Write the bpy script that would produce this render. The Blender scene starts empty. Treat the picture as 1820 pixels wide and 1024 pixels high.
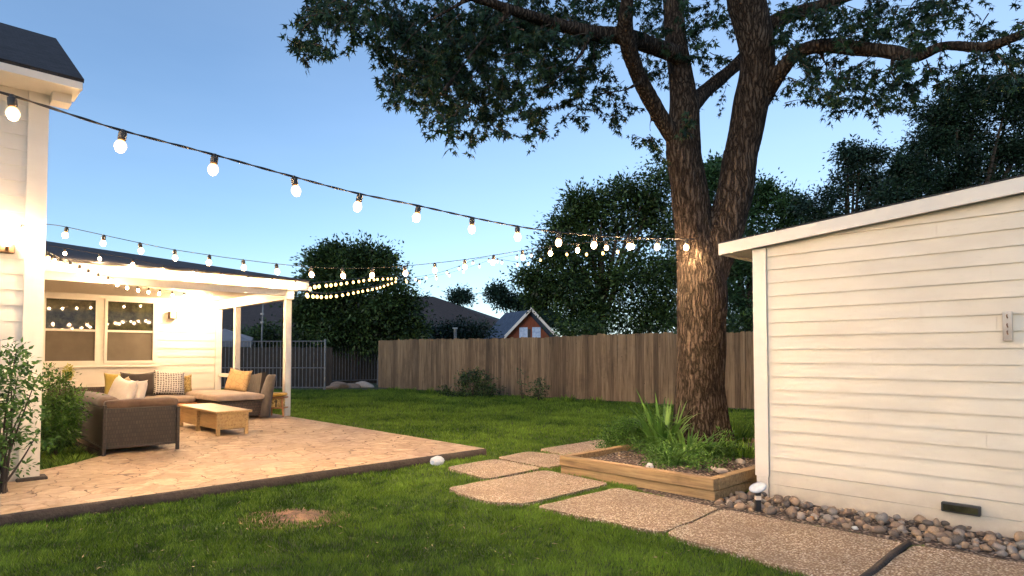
import bpy, bmesh, math, random
import numpy as np
from mathutils import Vector, noise
rnd = random.Random(7)
rng = np.random.default_rng(11)
sc = bpy.context.scene
COL = sc.collection
R = math.radians
PI = math.pi

# ------------------------------------------------------------------ yard frame
# p runs along the front edge of the patio, q runs back along its right edge
ANG = R(46.3)
SA, CA = math.sin(ANG), math.cos(ANG)
F_PX, EYE, PITCH = 1110.0, 1.3, R(2.0)
PCY = 631 - F_PX * math.tan(PITCH)          # principal row of the 1820 wide photograph


def W(p, q, z=0.0):
    return Vector((p * SA - q * CA, p * CA + q * SA, z))


def ray(u, v):
    x, y, z = (u - 910.0), F_PX, -(v - PCY)
    c, s = math.cos(PITCH), math.sin(PITCH)
    y2, z2 = y * c - z * s, y * s + z * c
    return Vector((x / y2, 1.0, z2 / y2))


def at(u, v, Y):
    """point that the survey reads at distance Y"""
    r = ray(u, v)
    return Vector((r.x * Y, Y, EYE + r.z * Y))


def gnd(u, v, z=0.0):
    r = ray(u, v)
    Y = (z - EYE) / r.z
    return Vector((r.x * Y, Y, z))


def pq(v):
    return (v.x * SA + v.y * CA, -v.x * CA + v.y * SA)


# ------------------------------------------------------------------ node helpers
class N:
    def __init__(s, name):
        s.m = bpy.data.materials.new(name)
        s.m.use_nodes = True
        s.t = s.m.node_tree
        s.b = s.t.nodes['Principled BSDF']
        s.out = s.t.nodes['Material Output']

    def n(s, typ, **kw):
        nd = s.t.nodes.new(typ)
        for k, v in kw.items():
            if k in nd.inputs:
                nd.inputs[k].default_value = v
            else:
                setattr(nd, k, v)
        return nd

    def l(s, a, b):
        s.t.links.new(a, b)

    def coord(s, yard=False, scale=(1, 1, 1)):
        tc = s.n('ShaderNodeTexCoord')
        o = tc.outputs['Object']
        if yard:
            mp0 = s.n('ShaderNodeMapping')
            mp0.inputs['Rotation'].default_value = (0, 0, -(PI / 2 - ANG))
            s.l(o, mp0.inputs['Vector'])
            o = mp0.outputs[0]
        mp = s.n('ShaderNodeMapping')
        mp.inputs['Scale'].default_value = scale
        s.l(o, mp.inputs['Vector'])
        return mp.outputs[0]

    def noise(s, vec, scale, detail=5, rough=.55, dist=0.0):
        nd = s.n('ShaderNodeTexNoise')
        nd.inputs['Scale'].default_value = scale
        nd.inputs['Detail'].default_value = detail
        nd.inputs['Roughness'].default_value = rough
        nd.inputs['Distortion'].default_value = dist
        s.l(vec, nd.inputs['Vector'])
        return nd.outputs['Fac']

    def vor(s, vec, scale, feature='F1', out='Distance', rand=1.0):
        nd = s.n('ShaderNodeTexVoronoi', feature=feature)
        nd.inputs['Scale'].default_value = scale
        nd.inputs['Randomness'].default_value = rand
        s.l(vec, nd.inputs['Vector'])
        return nd.outputs[out]

    def ramp(s, fac, stops, interp='LINEAR'):
        nd = s.n('ShaderNodeValToRGB')
        cr = nd.color_ramp
        cr.interpolation = interp
        while len(cr.elements) < len(stops):
            cr.elements.new(0.5)
        for e, (pos, c) in zip(cr.elements, stops):
            e.position = pos
            e.color = (c[0], c[1], c[2], 1) if not isinstance(c, (int, float)) else (c, c, c, 1)
        s.l(fac, nd.inputs[0])
        return nd.outputs[0]

    def mix(s, fac, a, b, mode='MIX'):
        nd = s.n('ShaderNodeMix', data_type='RGBA', blend_type=mode)
        for sock, val in ((nd.inputs[0], fac), (nd.inputs[6], a), (nd.inputs[7], b)):
            if isinstance(val, (int, float)):
                sock.default_value = val
            elif isinstance(val, tuple):
                sock.default_value = (*val, 1)
            else:
                s.l(val, sock)
        return nd.outputs[2]

    def math(s, op, a, b=None, c=None):
        nd = s.n('ShaderNodeMath', operation=op)
        for i, val in enumerate((a, b, c)):
            if val is None:
                continue
            if isinstance(val, (int, float)):
                nd.inputs[i].default_value = val
            else:
                s.l(val, nd.inputs[i])
        return nd.outputs[0]

    def bump(s, h, strength=.5, dist=.01, prev=None):
        nd = s.n('ShaderNodeBump')
        nd.inputs['Strength'].default_value = strength
        nd.inputs['Distance'].default_value = dist
        s.l(h, nd.inputs['Height'])
        if prev is not None:
            s.l(prev, nd.inputs['Normal'])
        s.l(nd.outputs[0], s.b.inputs['Normal'])
        return nd.outputs[0]

    def col(s, c):
        if isinstance(c, tuple):
            s.b.inputs['Base Color'].default_value = (*c, 1)
        else:
            s.l(c, s.b.inputs['Base Color'])

    def rough(s, r):
        if isinstance(r, (int, float)):
            s.b.inputs['Roughness'].default_value = r
        else:
            s.l(r, s.b.inputs['Roughness'])


def m_noisy(name, c1, c2, scale=6, rough=.7, bump=.3, bscale=40, bdist=.004, stretch=(1, 1, 1), metal=0.0):
    m = N(name)
    v = m.coord(scale=stretch)
    m.col(m.ramp(m.noise(v, scale), [(.3, c1), (.7, c2)]))
    m.rough(rough)
    m.b.inputs['Metallic'].default_value = metal
    if bump:
        m.bump(m.noise(v, bscale), bump, bdist)
    return m.m


def m_emit(name, c, strength, body=(.8, .7, .5)):
    m = N(name)
    m.col(body)
    m.b.inputs['Emission Color'].default_value = (*c, 1)
    m.b.inputs['Emission Strength'].default_value = strength
    m.rough(.2)
    return m.m


def m_leaf(name, dark, light, trans=.25, rough=.5, spec=.3):
    m = N(name)
    a = m.n('ShaderNodeAttribute', attribute_name='tint')
    c = m.ramp(a.outputs['Fac'], [(0, dark), (1, light)])
    m.col(c)
    m.rough(rough)
    m.b.inputs['Specular IOR Level'].default_value = spec
    tr = m.n('ShaderNodeBsdfTranslucent')
    m.l(c, tr.inputs['Color'])
    mx = m.n('ShaderNodeMixShader')
    mx.inputs[0].default_value = trans
    m.l(m.b.outputs[0], mx.inputs[1])
    m.l(tr.outputs[0], mx.inputs[2])
    m.l(mx.outputs[0], m.out.inputs['Surface'])
    return m.m


# ------------------------------------------------------------------ materials
def m_paint(name, base, dirt, amount=.5, bump=.25):
    m = N(name)
    v = m.coord(scale=(1, 1, 3.0))
    n1 = m.noise(v, 1.3, 6, .6)
    n2 = m.noise(v, 14, 4, .6)
    c = m.mix(m.ramp(n1, [(.42, 0), (.75, amount)]), base, dirt)
    c = m.mix(m.ramp(n2, [(.62, 0), (.8, amount * .8)]), c, dirt)
    spz = m.n('ShaderNodeSeparateXYZ')
    m.l(m.coord(), spz.inputs[0])
    sp = m.math('MULTIPLY', m.math('POWER', m.math('MAXIMUM', m.math('SUBTRACT', 1.0, m.math('MULTIPLY', spz.outputs[2], 2.2)), 0), 2.0), m.noise(m.coord(), 9, 6, .7))
    c = m.mix(m.math('MULTIPLY', sp, .9), c, (dirt[0] * .5, dirt[1] * .45, dirt[2] * .42))
    m.col(c)
    m.rough(m.ramp(n2, [(.3, .42), (.7, .62)]))
    g = m.noise(m.coord(yard=True, scale=(2, 2, 40)), 6, 3, .6)
    m.bump(g, bump, .0025)
    return m.m


M = {}
M['siding'] = m_paint('white siding paint', (.62, .585, .52), (.50, .44, .37), .4)
M['shed_siding'] = m_paint('cream siding paint', (.66, .605, .50), (.50, .43, .33), .5)
M['trim'] = m_paint('white trim paint', (.68, .64, .57), (.5, .45, .38), .3, .12)
M['ceiling'] = m_paint('ceiling paint', (.66, .60, .51), (.55, .48, .4), .2, .08)
M['black_metal'] = m_noisy('black painted metal', (.012, .012, .013), (.03, .03, .032), 12, .4, .1)
M['grey_metal'] = m_noisy('galvanised grey metal', (.13, .135, .145), (.24, .245, .26), 10, .45, .15, metal=.6)
M['cord'] = m_noisy('black rubber cord', (.012, .011, .010), (.03, .028, .025), 30, .5, .1)
def m_bulb(name, strength, top, bottom, col=(1.0, .64, .33)):
    m_ = N(name)
    v_ = m_.coord()
    sp_ = m_.n('ShaderNodeSeparateXYZ')
    m_.l(v_, sp_.inputs[0])
    mr_ = m_.n('ShaderNodeMapRange')
    mr_.inputs['From Min'].default_value = top
    mr_.inputs['From Max'].default_value = bottom
    m_.l(sp_.outputs[2], mr_.inputs['Value'])
    m_.l(m_.ramp(mr_.outputs[0], [(0, (1.0, .36, .07)), (.5, col)]), m_.b.inputs['Emission Color'])
    lw_ = m_.n('ShaderNodeLayerWeight')
    lw_.inputs['Blend'].default_value = .5
    core = m_.math('POWER', m_.math('SUBTRACT', 1.0, lw_.outputs['Facing']), 9.0)
    m_.l(m_.math('MULTIPLY', m_.math('ADD', m_.math('MULTIPLY', m_.math('POWER', mr_.outputs[0], 1.5), core), .0004), strength), m_.b.inputs['Emission Strength'])
    m_.col((.8, .6, .4))
    m_.rough(.15)
    return m_.m
M['bulb'] = m_bulb('lit filament bulb', 2300, -.06, -.12)
M['lamp_bulb'] = m_emit('lit wall lamp glass', (1.0, .68, .40), 105)
M['bulb_small'] = m_bulb('small lit bulb', 2600, -.045, -.10)
M['bulb_far'] = m_emit('far lit bulb', (1.0, .56, .16), 3.6)
M['lamp_glow'] = m_emit('lit porch lamp glass', (1.0, .70, .42), 200)
M['sconce_glow'] = m_emit('dim amber sconce glass', (1.0, .55, .2), 1.2)
M['soil'] = m_noisy('dark soil', (.035, .024, .016), (.09, .065, .045), 9, .95, .8, 60, .02)
M['curtain'] = m_noisy('bluish white curtain', (.30, .42, .62), (.6, .7, .85), 8, .9, 0)
M['brick_red'] = m_noisy('red brown boards', (.14, .035, .015), (.24, .07, .03), 3, .85, .3, stretch=(8, 8, 1))

# shingles
def m_shingle(name, c1, c2, size=7):
    m = N(name)
    v = m.coord(yard=True, scale=(1, 1, 1))
    br = m.n('ShaderNodeTexBrick')
    br.inputs['Scale'].default_value = size
    br.inputs['Mortar Size'].default_value = .015
    br.inputs['Color1'].default_value = (*c1, 1)
    br.inputs['Color2'].default_value = (*c2, 1)
    br.inputs['Mortar'].default_value = (c1[0] * .4, c1[1] * .4, c1[2] * .4, 1)
    m.l(v, br.inputs['Vector'])
    n = m.noise(v, 60, 3)
    m.col(m.mix(m.ramp(n, [(.4, 0), (.7, .5)]), br.outputs['Color'], c2))
    m.rough(.9)
    m.bump(br.outputs['Fac'], -.5, .01)
    return m.m
M['shingle'] = m_shingle('dark asphalt shingles', (.014, .015, .018), (.035, .036, .042))
M['shingle_blue'] = m_shingle('slate blue shingles', (.03, .05, .09), (.06, .09, .14), 4)
M['shingle_brown'] = m_shingle('dark brown shingles', (.026, .019, .017), (.050, .038, .034), 3)

# bark
m = N('furrowed bark')
v0 = m.coord()
wn = m.n('ShaderNodeTexNoise')
wn.inputs['Scale'].default_value = 7
wn.inputs['Detail'].default_value = 4
m.l(v0, wn.inputs['Vector'])
wa = m.n('ShaderNodeVectorMath', operation='MULTIPLY_ADD')
m.l(wn.outputs['Color'], wa.inputs[0])
wa.inputs[1].default_value = (.09, .09, .2)
m.l(v0, wa.inputs[2])
mp = m.n('ShaderNodeMapping')
mp.inputs['Scale'].default_value = (1, 1, .11)
m.l(wa.outputs[0], mp.inputs['Vector'])
vr = m.vor(mp.outputs[0], 25, 'DISTANCE_TO_EDGE')
vr2 = m.vor(mp.outputs[0], 62, 'DISTANCE_TO_EDGE')
n1 = m.noise(mp.outputs[0], 55, 6, .7)
rid = m.math('ADD', m.math('MULTIPLY', m.ramp(vr, [(0, 0), (.28, 1)]), .5), m.math('ADD', m.math('MULTIPLY', m.ramp(vr2, [(0, 0), (.3, 1)]), .22), m.math('MULTIPLY', n1, .34)))
m.col(m.ramp(rid, [(.25, (.012, .009, .007)), (.58, (.050, .037, .028)), (.95, (.125, .098, .076))]))
m.rough(.95)
m.b.inputs['Specular IOR Level'].default_value = .12
m.bump(rid, 1.0, .022)
M['bark'] = m.m
M['far_bark'] = m_noisy('dark tree bark', (.02, .015, .012), (.07, .055, .042), 12, .95, .5, stretch=(1, 1, .2))

# foliage
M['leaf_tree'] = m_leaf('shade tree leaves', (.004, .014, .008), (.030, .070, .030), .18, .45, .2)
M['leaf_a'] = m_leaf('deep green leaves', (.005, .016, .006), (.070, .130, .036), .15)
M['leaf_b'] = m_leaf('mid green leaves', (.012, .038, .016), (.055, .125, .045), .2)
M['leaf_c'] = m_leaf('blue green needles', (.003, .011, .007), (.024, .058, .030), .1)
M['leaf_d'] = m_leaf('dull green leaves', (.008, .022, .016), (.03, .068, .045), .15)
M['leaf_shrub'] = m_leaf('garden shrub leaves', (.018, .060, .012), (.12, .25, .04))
M['leaf_spike'] = m_leaf('strap leaves', (.03, .09, .015), (.17, .33, .06))
M['leaf_dry'] = m_leaf('dry grass stems', (.18, .12, .06), (.36, .27, .16))
M['grass'] = m_leaf('lawn grass blades', (.022, .068, .008), (.22, .36, .042), .3, .6, .2)

# ground below the lawn
m = N('lawn ground')
v = m.coord()
n1 = m.noise(v, .8, 6)
n2 = m.noise(v, 22, 5)
c = m.ramp(n2, [(.35, (.016, .030, .008)), (.7, (.04, .065, .016))])
m.col(m.mix(m.ramp(n1, [(.5, 0), (.8, .5)]), c, (.06, .055, .025)))
m.rough(.95)
m.bump(n2, .8, .03)
M['ground'] = m.m

# patio : stamped stone pattern
m = N('stamped stone concrete')
v = m.coord(yard=True)
wob = m.n('ShaderNodeTexNoise')
wob.inputs['Scale'].default_value = 2.6
wob.inputs['Detail'].default_value = 5
m.l(v, wob.inputs['Vector'])
va = m.n('ShaderNodeVectorMath', operation='MULTIPLY_ADD')
m.l(wob.outputs['Color'], va.inputs[0])
va.inputs[1].default_value = (.42, .42, 0)
m.l(v, va.inputs[2])
ve = m.vor(va.outputs[0], 3.9, 'DISTANCE_TO_EDGE', rand=.75)
vc = m.vor(va.outputs[0], 3.9, 'F1', 'Color', rand=.75)
n1 = m.noise(v, .9, 6, .6)
n2 = m.noise(v, 9, 6, .7)
n3 = m.noise(v, 3.2, 5, .7, 1.2)
base = m.ramp(n2, [(.3, (.34, .235, .135)), (.52, (.50, .365, .225)), (.75, (.65, .51, .35))])
sv = m.n('ShaderNodeSeparateColor')
m.l(vc, sv.inputs[0])
base = m.mix(.55, base, m.ramp(sv.outputs[0], [(0, (.50, .47, .44)), (1, (1.0, 1.0, 1.0))]), 'MULTIPLY')
base = m.mix(m.ramp(n1, [(.45, 0), (.7, .55)]), base, (.40, .30, .23))
base = m.mix(m.ramp(n3, [(.50, 0), (.62, .7)]), base, (.27, .17, .095))
n4 = m.noise(v, 26, 4, .7)
base = m.mix(m.ramp(n4, [(.60, 0), (.72, .5)]), base, (.20, .12, .07))
brk = m.ramp(m.noise(v, 1.7, 4), [(.36, .1), (.58, .95)])
crack = m.math('MULTIPLY', m.ramp(ve, [(0, 1), (.014, .8), (.032, 0)]), brk)
m.col(m.mix(crack, base, (.13, .085, .055)))
m.rough(m.ramp(n2, [(.3, .62), (.8, .85)]))
h = m.math('SUBTRACT', m.math('ADD', m.math('MULTIPLY', n2, .5), m.math('MULTIPLY', n3, .6)), m.math('MULTIPLY', crack, .9))
m.bump(h, 1.0, .022)
M['patio'] = m.m

m = N('patio edge concrete')
v = m.coord(yard=True, scale=(1, 1, 1))
n1 = m.noise(v, 3, 6, .7)
m.col(m.ramp(n1, [(.3, (.022, .018, .016)), (.6, (.060, .048, .041)), (.8, (.12, .10, .083))]))
m.rough(.95)
m.bump(m.noise(v, 30, 6), .9, .02)
M['slab_edge'] = m.m

# exposed aggregate
m = N('exposed aggregate concrete')
v = m.coord()
vc = m.vor(v, 75, 'F1', 'Color')
vd = m.vor(v, 75, 'F1', 'Distance')
sep = m.n('ShaderNodeSeparateColor')
m.l(vc, sep.inputs[0])
peb = m.ramp(sep.outputs[0], [(0, (.13, .09, .06)), (.3, (.34, .265, .185)), (.6, (.52, .43, .315)), (.85, (.68, .60, .48)), (1, (.80, .74, .65))])
gap = m.ramp(vd, [(.35, 0), (.62, 1)])
c = m.mix(gap, peb, (.20, .135, .08))
n1 = m.noise(v, 1.6, 5, .6)
c = m.mix(m.ramp(n1, [(.40, 0), (.68, .6)]), c, (.19, .14, .095))
n9 = m.noise(v, 6, 6, .75, 1.0)
c = m.mix(m.ramp(n9, [(.60, 0), (.70, .55)]), c, (.10, .075, .05))
m.col(c)
m.rough(.85)
m.bump(m.math('SUBTRACT', 1.0, vd), .9, .008)
M['aggregate'] = m.m

# gravel / mulch
m = N('small gravel')
v = m.coord()
vc = m.vor(v, 38, 'F1', 'Color')
vd = m.vor(v, 38, 'F1', 'Distance')
sep = m.n('ShaderNodeSeparateColor')
m.l(vc, sep.inputs[0])
m.col(m.mix(m.ramp(vd, [(.3, 0), (.6, 1)]), m.ramp(sep.outputs[1], [(0, (.08, .055, .04)), (.5, (.22, .16, .12)), (1, (.42, .36, .30))]), (.04, .028, .02)))
m.rough(.95)
m.bump(m.math('SUBTRACT', 1.0, vd), 1.0, .02)
M['gravel'] = m.m

# stones
def m_stone(name, a, b):
    m = N(name)
    v = m.coord()
    n = m.noise(v, 14, 6, .65, .5)
    m.col(m.ramp(n, [(.3, a), (.7, b)]))
    m.rough(.8)
    m.bump(m.noise(v, 55, 5), .6, .006)
    return m.m
STONES = [m_stone('brown river rock', (.14, .095, .065), (.34, .25, .18)),
          m_stone('grey river rock', (.17, .15, .13), (.40, .36, .31)),
          m_stone('tan river rock', (.24, .165, .10), (.46, .34, .23)),
          m_stone('dark river rock', (.08, .062, .05), (.22, .18, .145))]
M['stone_white'] = m_stone('white quartz', (.55, .53, .50), (.8, .79, .77))
M['stone_amber'] = m_stone('amber river rock', (.35, .16, .05), (.52, .27, .09))
M['stone_pale'] = m_stone('pale limestone', (.28, .23, .18), (.5, .43, .36))

# wood
def m_wood(name, a, b, dark, yard=True, scale=(30, 30, 1.2), rough=.8, knots=True):
    m = N(name)
    v = m.coord(yard=yard, scale=scale)
    n = m.noise(v, 1.0, 6, .65, .4)
    c = m.ramp(n, [(.28, dark), (.45, a), (.72, b)])
    if knots:
        k = m.noise(m.coord(yard=yard), 2.3, 5, .7)
        c = m.mix(m.ramp(k, [(.55, 0), (.75, .55)]), c, dark)
    m.col(c)
    m.rough(rough)
    m.bump(n, .5, .004)
    return m.m
M['timber'] = m_wood('landscape timber', (.27, .175, .08), (.42, .285, .14), (.10, .058, .026), scale=(40, 1.6, 30))
M['table_wood'] = m_wood('oiled table wood', (.33, .21, .085), (.46, .31, .135), (.17, .1, .04), scale=(30, 2, 30), rough=.4, knots=False)
M['stool_wood'] = m_wood('stool wood', (.36, .15, .05), (.50, .24, .08), (.18, .07, .03), rough=.4, knots=False)

m = N('weathered fence boards')
a = m.n('ShaderNodeAttribute', attribute_name='tint')
v = m.coord(scale=(22, 22, 1.1))
vo = m.n('ShaderNodeVectorMath', operation='ADD')
m.l(v, vo.inputs[0])
m.l(a.outputs['Color'], vo.inputs[1])
n = m.noise(vo.outputs[0], 1.0, 7, .7, .5)
c = m.ramp(n, [(.28, (.045, .030, .018)), (.48, (.15, .108, .066)), (.75, (.26, .20, .135))])
tone = m.ramp(a.outputs['Fac'], [(0, (.50, .46, .42)), (1, (1.3, 1.25, 1.15))])
c = m.mix(1.0, c, tone, 'MULTIPLY')
s_ = m.noise(m.coord(), 1.1, 6, .7)
c = m.mix(m.ramp(s_, [(.52, 0), (.78, .7)]), c, (.045, .032, .022))
kn = m.vor(m.coord(scale=(1, 1, .7)), 4.5)
c = m.mix(m.ramp(kn, [(.035, .8), (.07, 0)]), c, (.03, .018, .012))
m.col(c)
m.rough(.95)
m.bump(n, .7, .006)
M['fence_wood'] = m.m

# wicker
def m_wicker(name, c1, c2, c3):
    m = N(name)
    tc = m.coord(yard=True)
    sp = m.n('ShaderNodeSeparateXYZ')
    m.l(tc, sp.inputs[0])
    s = m.math('ADD', sp.outputs[0], sp.outputs[1])
    cb = m.n('ShaderNodeCombineXYZ')
    m.l(s, cb.inputs[0])
    m.l(sp.outputs[2], cb.inputs[1])
    br = m.n('ShaderNodeTexBrick')
    br.offset = .5
    br.inputs['Scale'].default_value = 1.0
    br.inputs['Brick Width'].default_value = .030
    br.inputs['Row Height'].default_value = .050
    br.inputs['Mortar Size'].default_value = .008
    br.inputs['Mortar Smooth'].default_value = .9
    br.inputs['Color1'].default_value = (*c1, 1)
    br.inputs['Color2'].default_value = (*c2, 1)
    br.inputs['Mortar'].default_value = (*c3, 1)
    m.l(cb.outputs[0], br.inputs['Vector'])
    n = m.noise(tc, 30, 4)
    m.col(m.mix(m.ramp(n, [(.4, 0), (.7, .6)]), br.outputs['Color'], c3))
    m.rough(.55)
    m.bump(br.outputs['Fac'], -1.0, .012)
    return m.m
M['wicker'] = m_wicker('dark brown wicker', (.036, .024, .017), (.015, .010, .007), (.005, .0035, .003))
M['wicker_warm'] = m_wicker('brown wicker', (.10, .06, .036), (.06, .036, .022), (.012, .008, .006))

def m_fabric(name, c1, c2, sc_=5):
    m = N(name)
    v = m.coord()
    m.col(m.ramp(m.noise(v, sc_, 5), [(.3, c1), (.7, c2)]))
    m.rough(.95)
    m.b.inputs['Sheen Weight'].default_value = .2
    b = m.bump(m.noise(v, 9, 3), .5, .02)
    m.bump(m.noise(v, 220, 2), .3, .002, b)
    return m.m
M['fab_brown'] = m_fabric('brown outdoor fabric', (.06, .035, .022), (.11, .07, .046))
M['fab_dark'] = m_fabric('charcoal fabric', (.022, .018, .016), (.05, .04, .036))
M['fab_taupe'] = m_fabric('taupe fabric', (.032, .023, .017), (.062, .045, .034))
M['fab_grey'] = m_fabric('grey fabric', (.045, .038, .033), (.095, .082, .072))
M['fab_cream'] = m_fabric('cream fabric', (.52, .45, .38), (.66, .59, .51))
M['fab_tan'] = m_fabric('tan fabric', (.42, .29, .16), (.56, .41, .25))
M['fab_olive'] = m_fabric('olive fabric', (.28, .21, .04), (.40, .31, .07))
M['fab_seat'] = m_fabric('pinkish tan fabric', (.30, .22, .16), (.42, .32, .24))
M['fab_yellow'] = m_fabric('golden yellow fabric', (.55, .31, .04), (.75, .46, .09), 9)

m = N('black and white hatched fabric')
v = m.coord()
wv = m.n('ShaderNodeTexNoise')
wv.inputs['Scale'].default_value = 14
m.l(v, wv.inputs['Vector'])
va = m.n('ShaderNodeVectorMath', operation='MULTIPLY_ADD')
m.l(wv.outputs['Color'], va.inputs[0])
va.inputs[1].default_value = (.03, .03, .03)
m.l(v, va.inputs[2])
sp = m.n('ShaderNodeSeparateXYZ')
m.l(va.outputs[0], sp.inputs[0])
cb = m.n('ShaderNodeCombineXYZ')
m.l(sp.outputs[0], cb.inputs[0])
m.l(sp.outputs[2], cb.inputs[1])
br = m.n('ShaderNodeTexBrick')
br.offset = 0
br.inputs['Scale'].default_value = 1
br.inputs['Brick Width'].default_value = .045
br.inputs['Row Height'].default_value = .038
br.inputs['Mortar Size'].default_value = .009
br.inputs['Mortar Smooth'].default_value = .1
br.inputs['Color1'].default_value = (.02, .018, .018, 1)
br.inputs['Color2'].default_value = (.03, .027, .026, 1)
br.inputs['Mortar'].default_value = (.68, .64, .58, 1)
m.l(cb.outputs[0], br.inputs['Vector'])
m.col(br.outputs['Color'])
m.rough(.95)
M['fab_hatch'] = m.m

m = N('yellow patterned fabric')
v = m.coord()
n = m.noise(v, 26, 4, .7, 1.5)
m.col(m.ramp(n, [(.42, (.10, .06, .02)), (.5, (.62, .42, .12)), (.7, (.75, .6, .3))]))
m.rough(.9)
M['fab_print'] = m.m
m = N('tan embroidered fabric')
v = m.coord()
n = m.vor(v, 9, 'DISTANCE_TO_EDGE')
m.col(m.mix(m.ramp(n, [(0, 1), (.03, 0)]), (.55, .37, .17), (.22, .12, .05)))
m.rough(.9)
M['fab_embroid'] = m.m

# window glass, insect screen
m = N('window glass')
m.col(m.ramp(m.noise(m.coord(), 5, 6, .7), [(.4, (.018, .018, .012)), (.7, (.06, .062, .03))]))  # mottled reflection of greenery painted into the glass colour
m.rough(.03)
m.b.inputs['Specular IOR Level'].default_value = .45
m.b.inputs['Coat Roughness'].default_value = .02
M['glass'] = m.m
m = N('window insect screen')
v = m.coord()
n = m.noise(v, 2.0, 4)
m.col(m.ramp(n, [(.3, (.075, .062, .045)), (.7, (.12, .10, .072))]))
m.rough(.75)
m.bump(m.noise(v, 300, 2), .3, .002)
M['screen'] = m.m
m = N('clear plastic')
m.col((.92, .95, 1))
m.rough(.08)
m.b.inputs['Transmission Weight'].default_value = .45
m.b.inputs['IOR'].default_value = 1.4
M['clear'] = m.m
M['lens'] = m_noisy('frosted lamp lens', (.30, .36, .44), (.44, .50, .58), 20, .25, .1)
M['pale_plastic'] = m_noisy('pale plastic', (.6, .5, .4), (.7, .6, .5), 20, .5, .1)


# ------------------------------------------------------------------ mesh builder
class MB:
    def __init__(s):
        s.v, s.f = [], []
        s.tint = []

    def add(s, vs, fs):
        o = len(s.v)
        s.v += [Vector(x) for x in vs]
        s.f += [tuple(i + o for i in f) for f in fs]

    def box(s, p0, p1, q0, q1, z0, z1, yard=True):
        fn = W if yard else (lambda a, b, c: Vector((a, b, c)))
        vs = [fn(p, q, z) for z in (z0, z1) for q in (q0, q1) for p in (p0, p1)]
        s.add(vs, [(0, 2, 3, 1), (4, 5, 7, 6), (0, 1, 5, 4), (2, 6, 7, 3), (0, 4, 6, 2), (1, 3, 7, 5)])

    def bbox(s, p0, p1, q0, q1, z0, z1, r=.01, seg=2, yard=True):
        """box with rounded edges"""
        bm = bmesh.new()
        bmesh.ops.create_cube(bm, size=1)
        for v in bm.verts:
            v.co = Vector(((p0 + p1) / 2 + v.co.x * (p1 - p0), (q0 + q1) / 2 + v.co.y * (q1 - q0), (z0 + z1) / 2 + v.co.z * (z1 - z0)))
        bmesh.ops.bevel(bm, geom=bm.edges[:], offset=r, segments=seg, affect='EDGES', profile=.5)
        bm.verts.index_update()
        fn = (lambda c: W(c.x, c.y, c.z)) if yard else (lambda c: c.copy())
        s.add([fn(v.co) for v in bm.verts], [[v.index for v in f.verts] for f in bm.faces])
        bm.free()

    def prism(s, poly, z0, z1):
        n = len(poly)
        vs = [Vector((x[0], x[1], z0)) for x in poly] + [Vector((x[0], x[1], z1)) for x in poly]
        fs = [tuple(range(n - 1, -1, -1)), tuple(range(n, 2 * n))]
        fs += [(i, (i + 1) % n, n + (i + 1) % n, n + i) for i in range(n)]
        s.add(vs, fs)

    def tube(s, pts, rad, seg=8, caps=True):
        pts = [Vector(x) for x in pts]
        n = len(pts)
        if isinstance(rad, (int, float)):
            rad = [rad] * n
        o = len(s.v)
        up = None
        for i, c in enumerate(pts):
            d = (pts[min(i + 1, n - 1)] - pts[max(i - 1, 0)]).normalized()
            if up is None:
                up = d.orthogonal().normalized()
            else:
                up = (up - d * up.dot(d)).normalized()
            sd = d.cross(up)
            for k in range(seg):
                a = 2 * PI * k / seg
                s.v.append(c + (up * math.cos(a) + sd * math.sin(a)) * rad[i])
        for i in range(n - 1):
            for k in range(seg):
                a, b = o + i * seg + k, o + i * seg + (k + 1) % seg
                s.f.append((a, b, b + seg, a + seg))
        if caps:
            s.f.append(tuple(o + k for k in range(seg - 1, -1, -1)))
            s.f.append(tuple(o + (n - 1) * seg + k for k in range(seg)))

    def lathe(s, prof, c=(0, 0, 0), seg=16):
        """prof = [(r, z)...] bottom to top"""
        c = Vector(c)
        o = len(s.v)
        for r, z in prof:
            for k in range(seg):
                a = 2 * PI * k / seg
                s.v.append(c + Vector((r * math.cos(a), r * math.sin(a), z)))
        for i in range(len(prof) - 1):
            for k in range(seg):
                a, b = o + i * seg + k, o + i * seg + (k + 1) % seg
                s.f.append((a, b, b + seg, a + seg))
        s.f.append(tuple(o + k for k in range(seg - 1, -1, -1)))
        e = o + (len(prof) - 1) * seg
        s.f.append(tuple(e + k for k in range(seg)))

    def build(s, name, mat, parent=None, smooth=False, origin=None):
        me = bpy.data.meshes.new(name)
        off = origin if origin is not None else (parent['_w'] if parent and '_w' in parent else (0, 0, 0))
        off = Vector(off)
        me.from_pydata([tuple(v - off) for v in s.v], [], s.f)
        me.validate()
        me.materials.append(mat)
        if s.tint:
            at_ = me.attributes.new('tint', 'FLOAT', 'POINT')
            at_.data.foreach_set('value', np.array(s.tint, dtype=np.float32))
        o = bpy.data.objects.new(name, me)
        COL.objects.link(o)
        if parent:
            o.parent = parent
        if origin is not None and not parent:
            o.location = off
        if smooth:
            me.polygons.foreach_set('use_smooth', [True] * len(me.polygons))
        return o


def world_off(o):
    return Vector(o['_w']) if '_w' in o else Vector((0, 0, 0))


def tag(o, label=None, cat=None, group=None, kind=None):
    if label:
        o['label'] = label
    if cat:
        o['category'] = cat
    if group:
        o['group'] = group
    if kind:
        o['kind'] = kind
    return o


def thing(name, label, cat, loc, group=None):
    o = bpy.data.objects.new(name, None)
    o.empty_display_size = .1
    COL.objects.link(o)
    o.location = loc
    o['_w'] = tuple(loc)
    return tag(o, label, cat, group)


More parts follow.
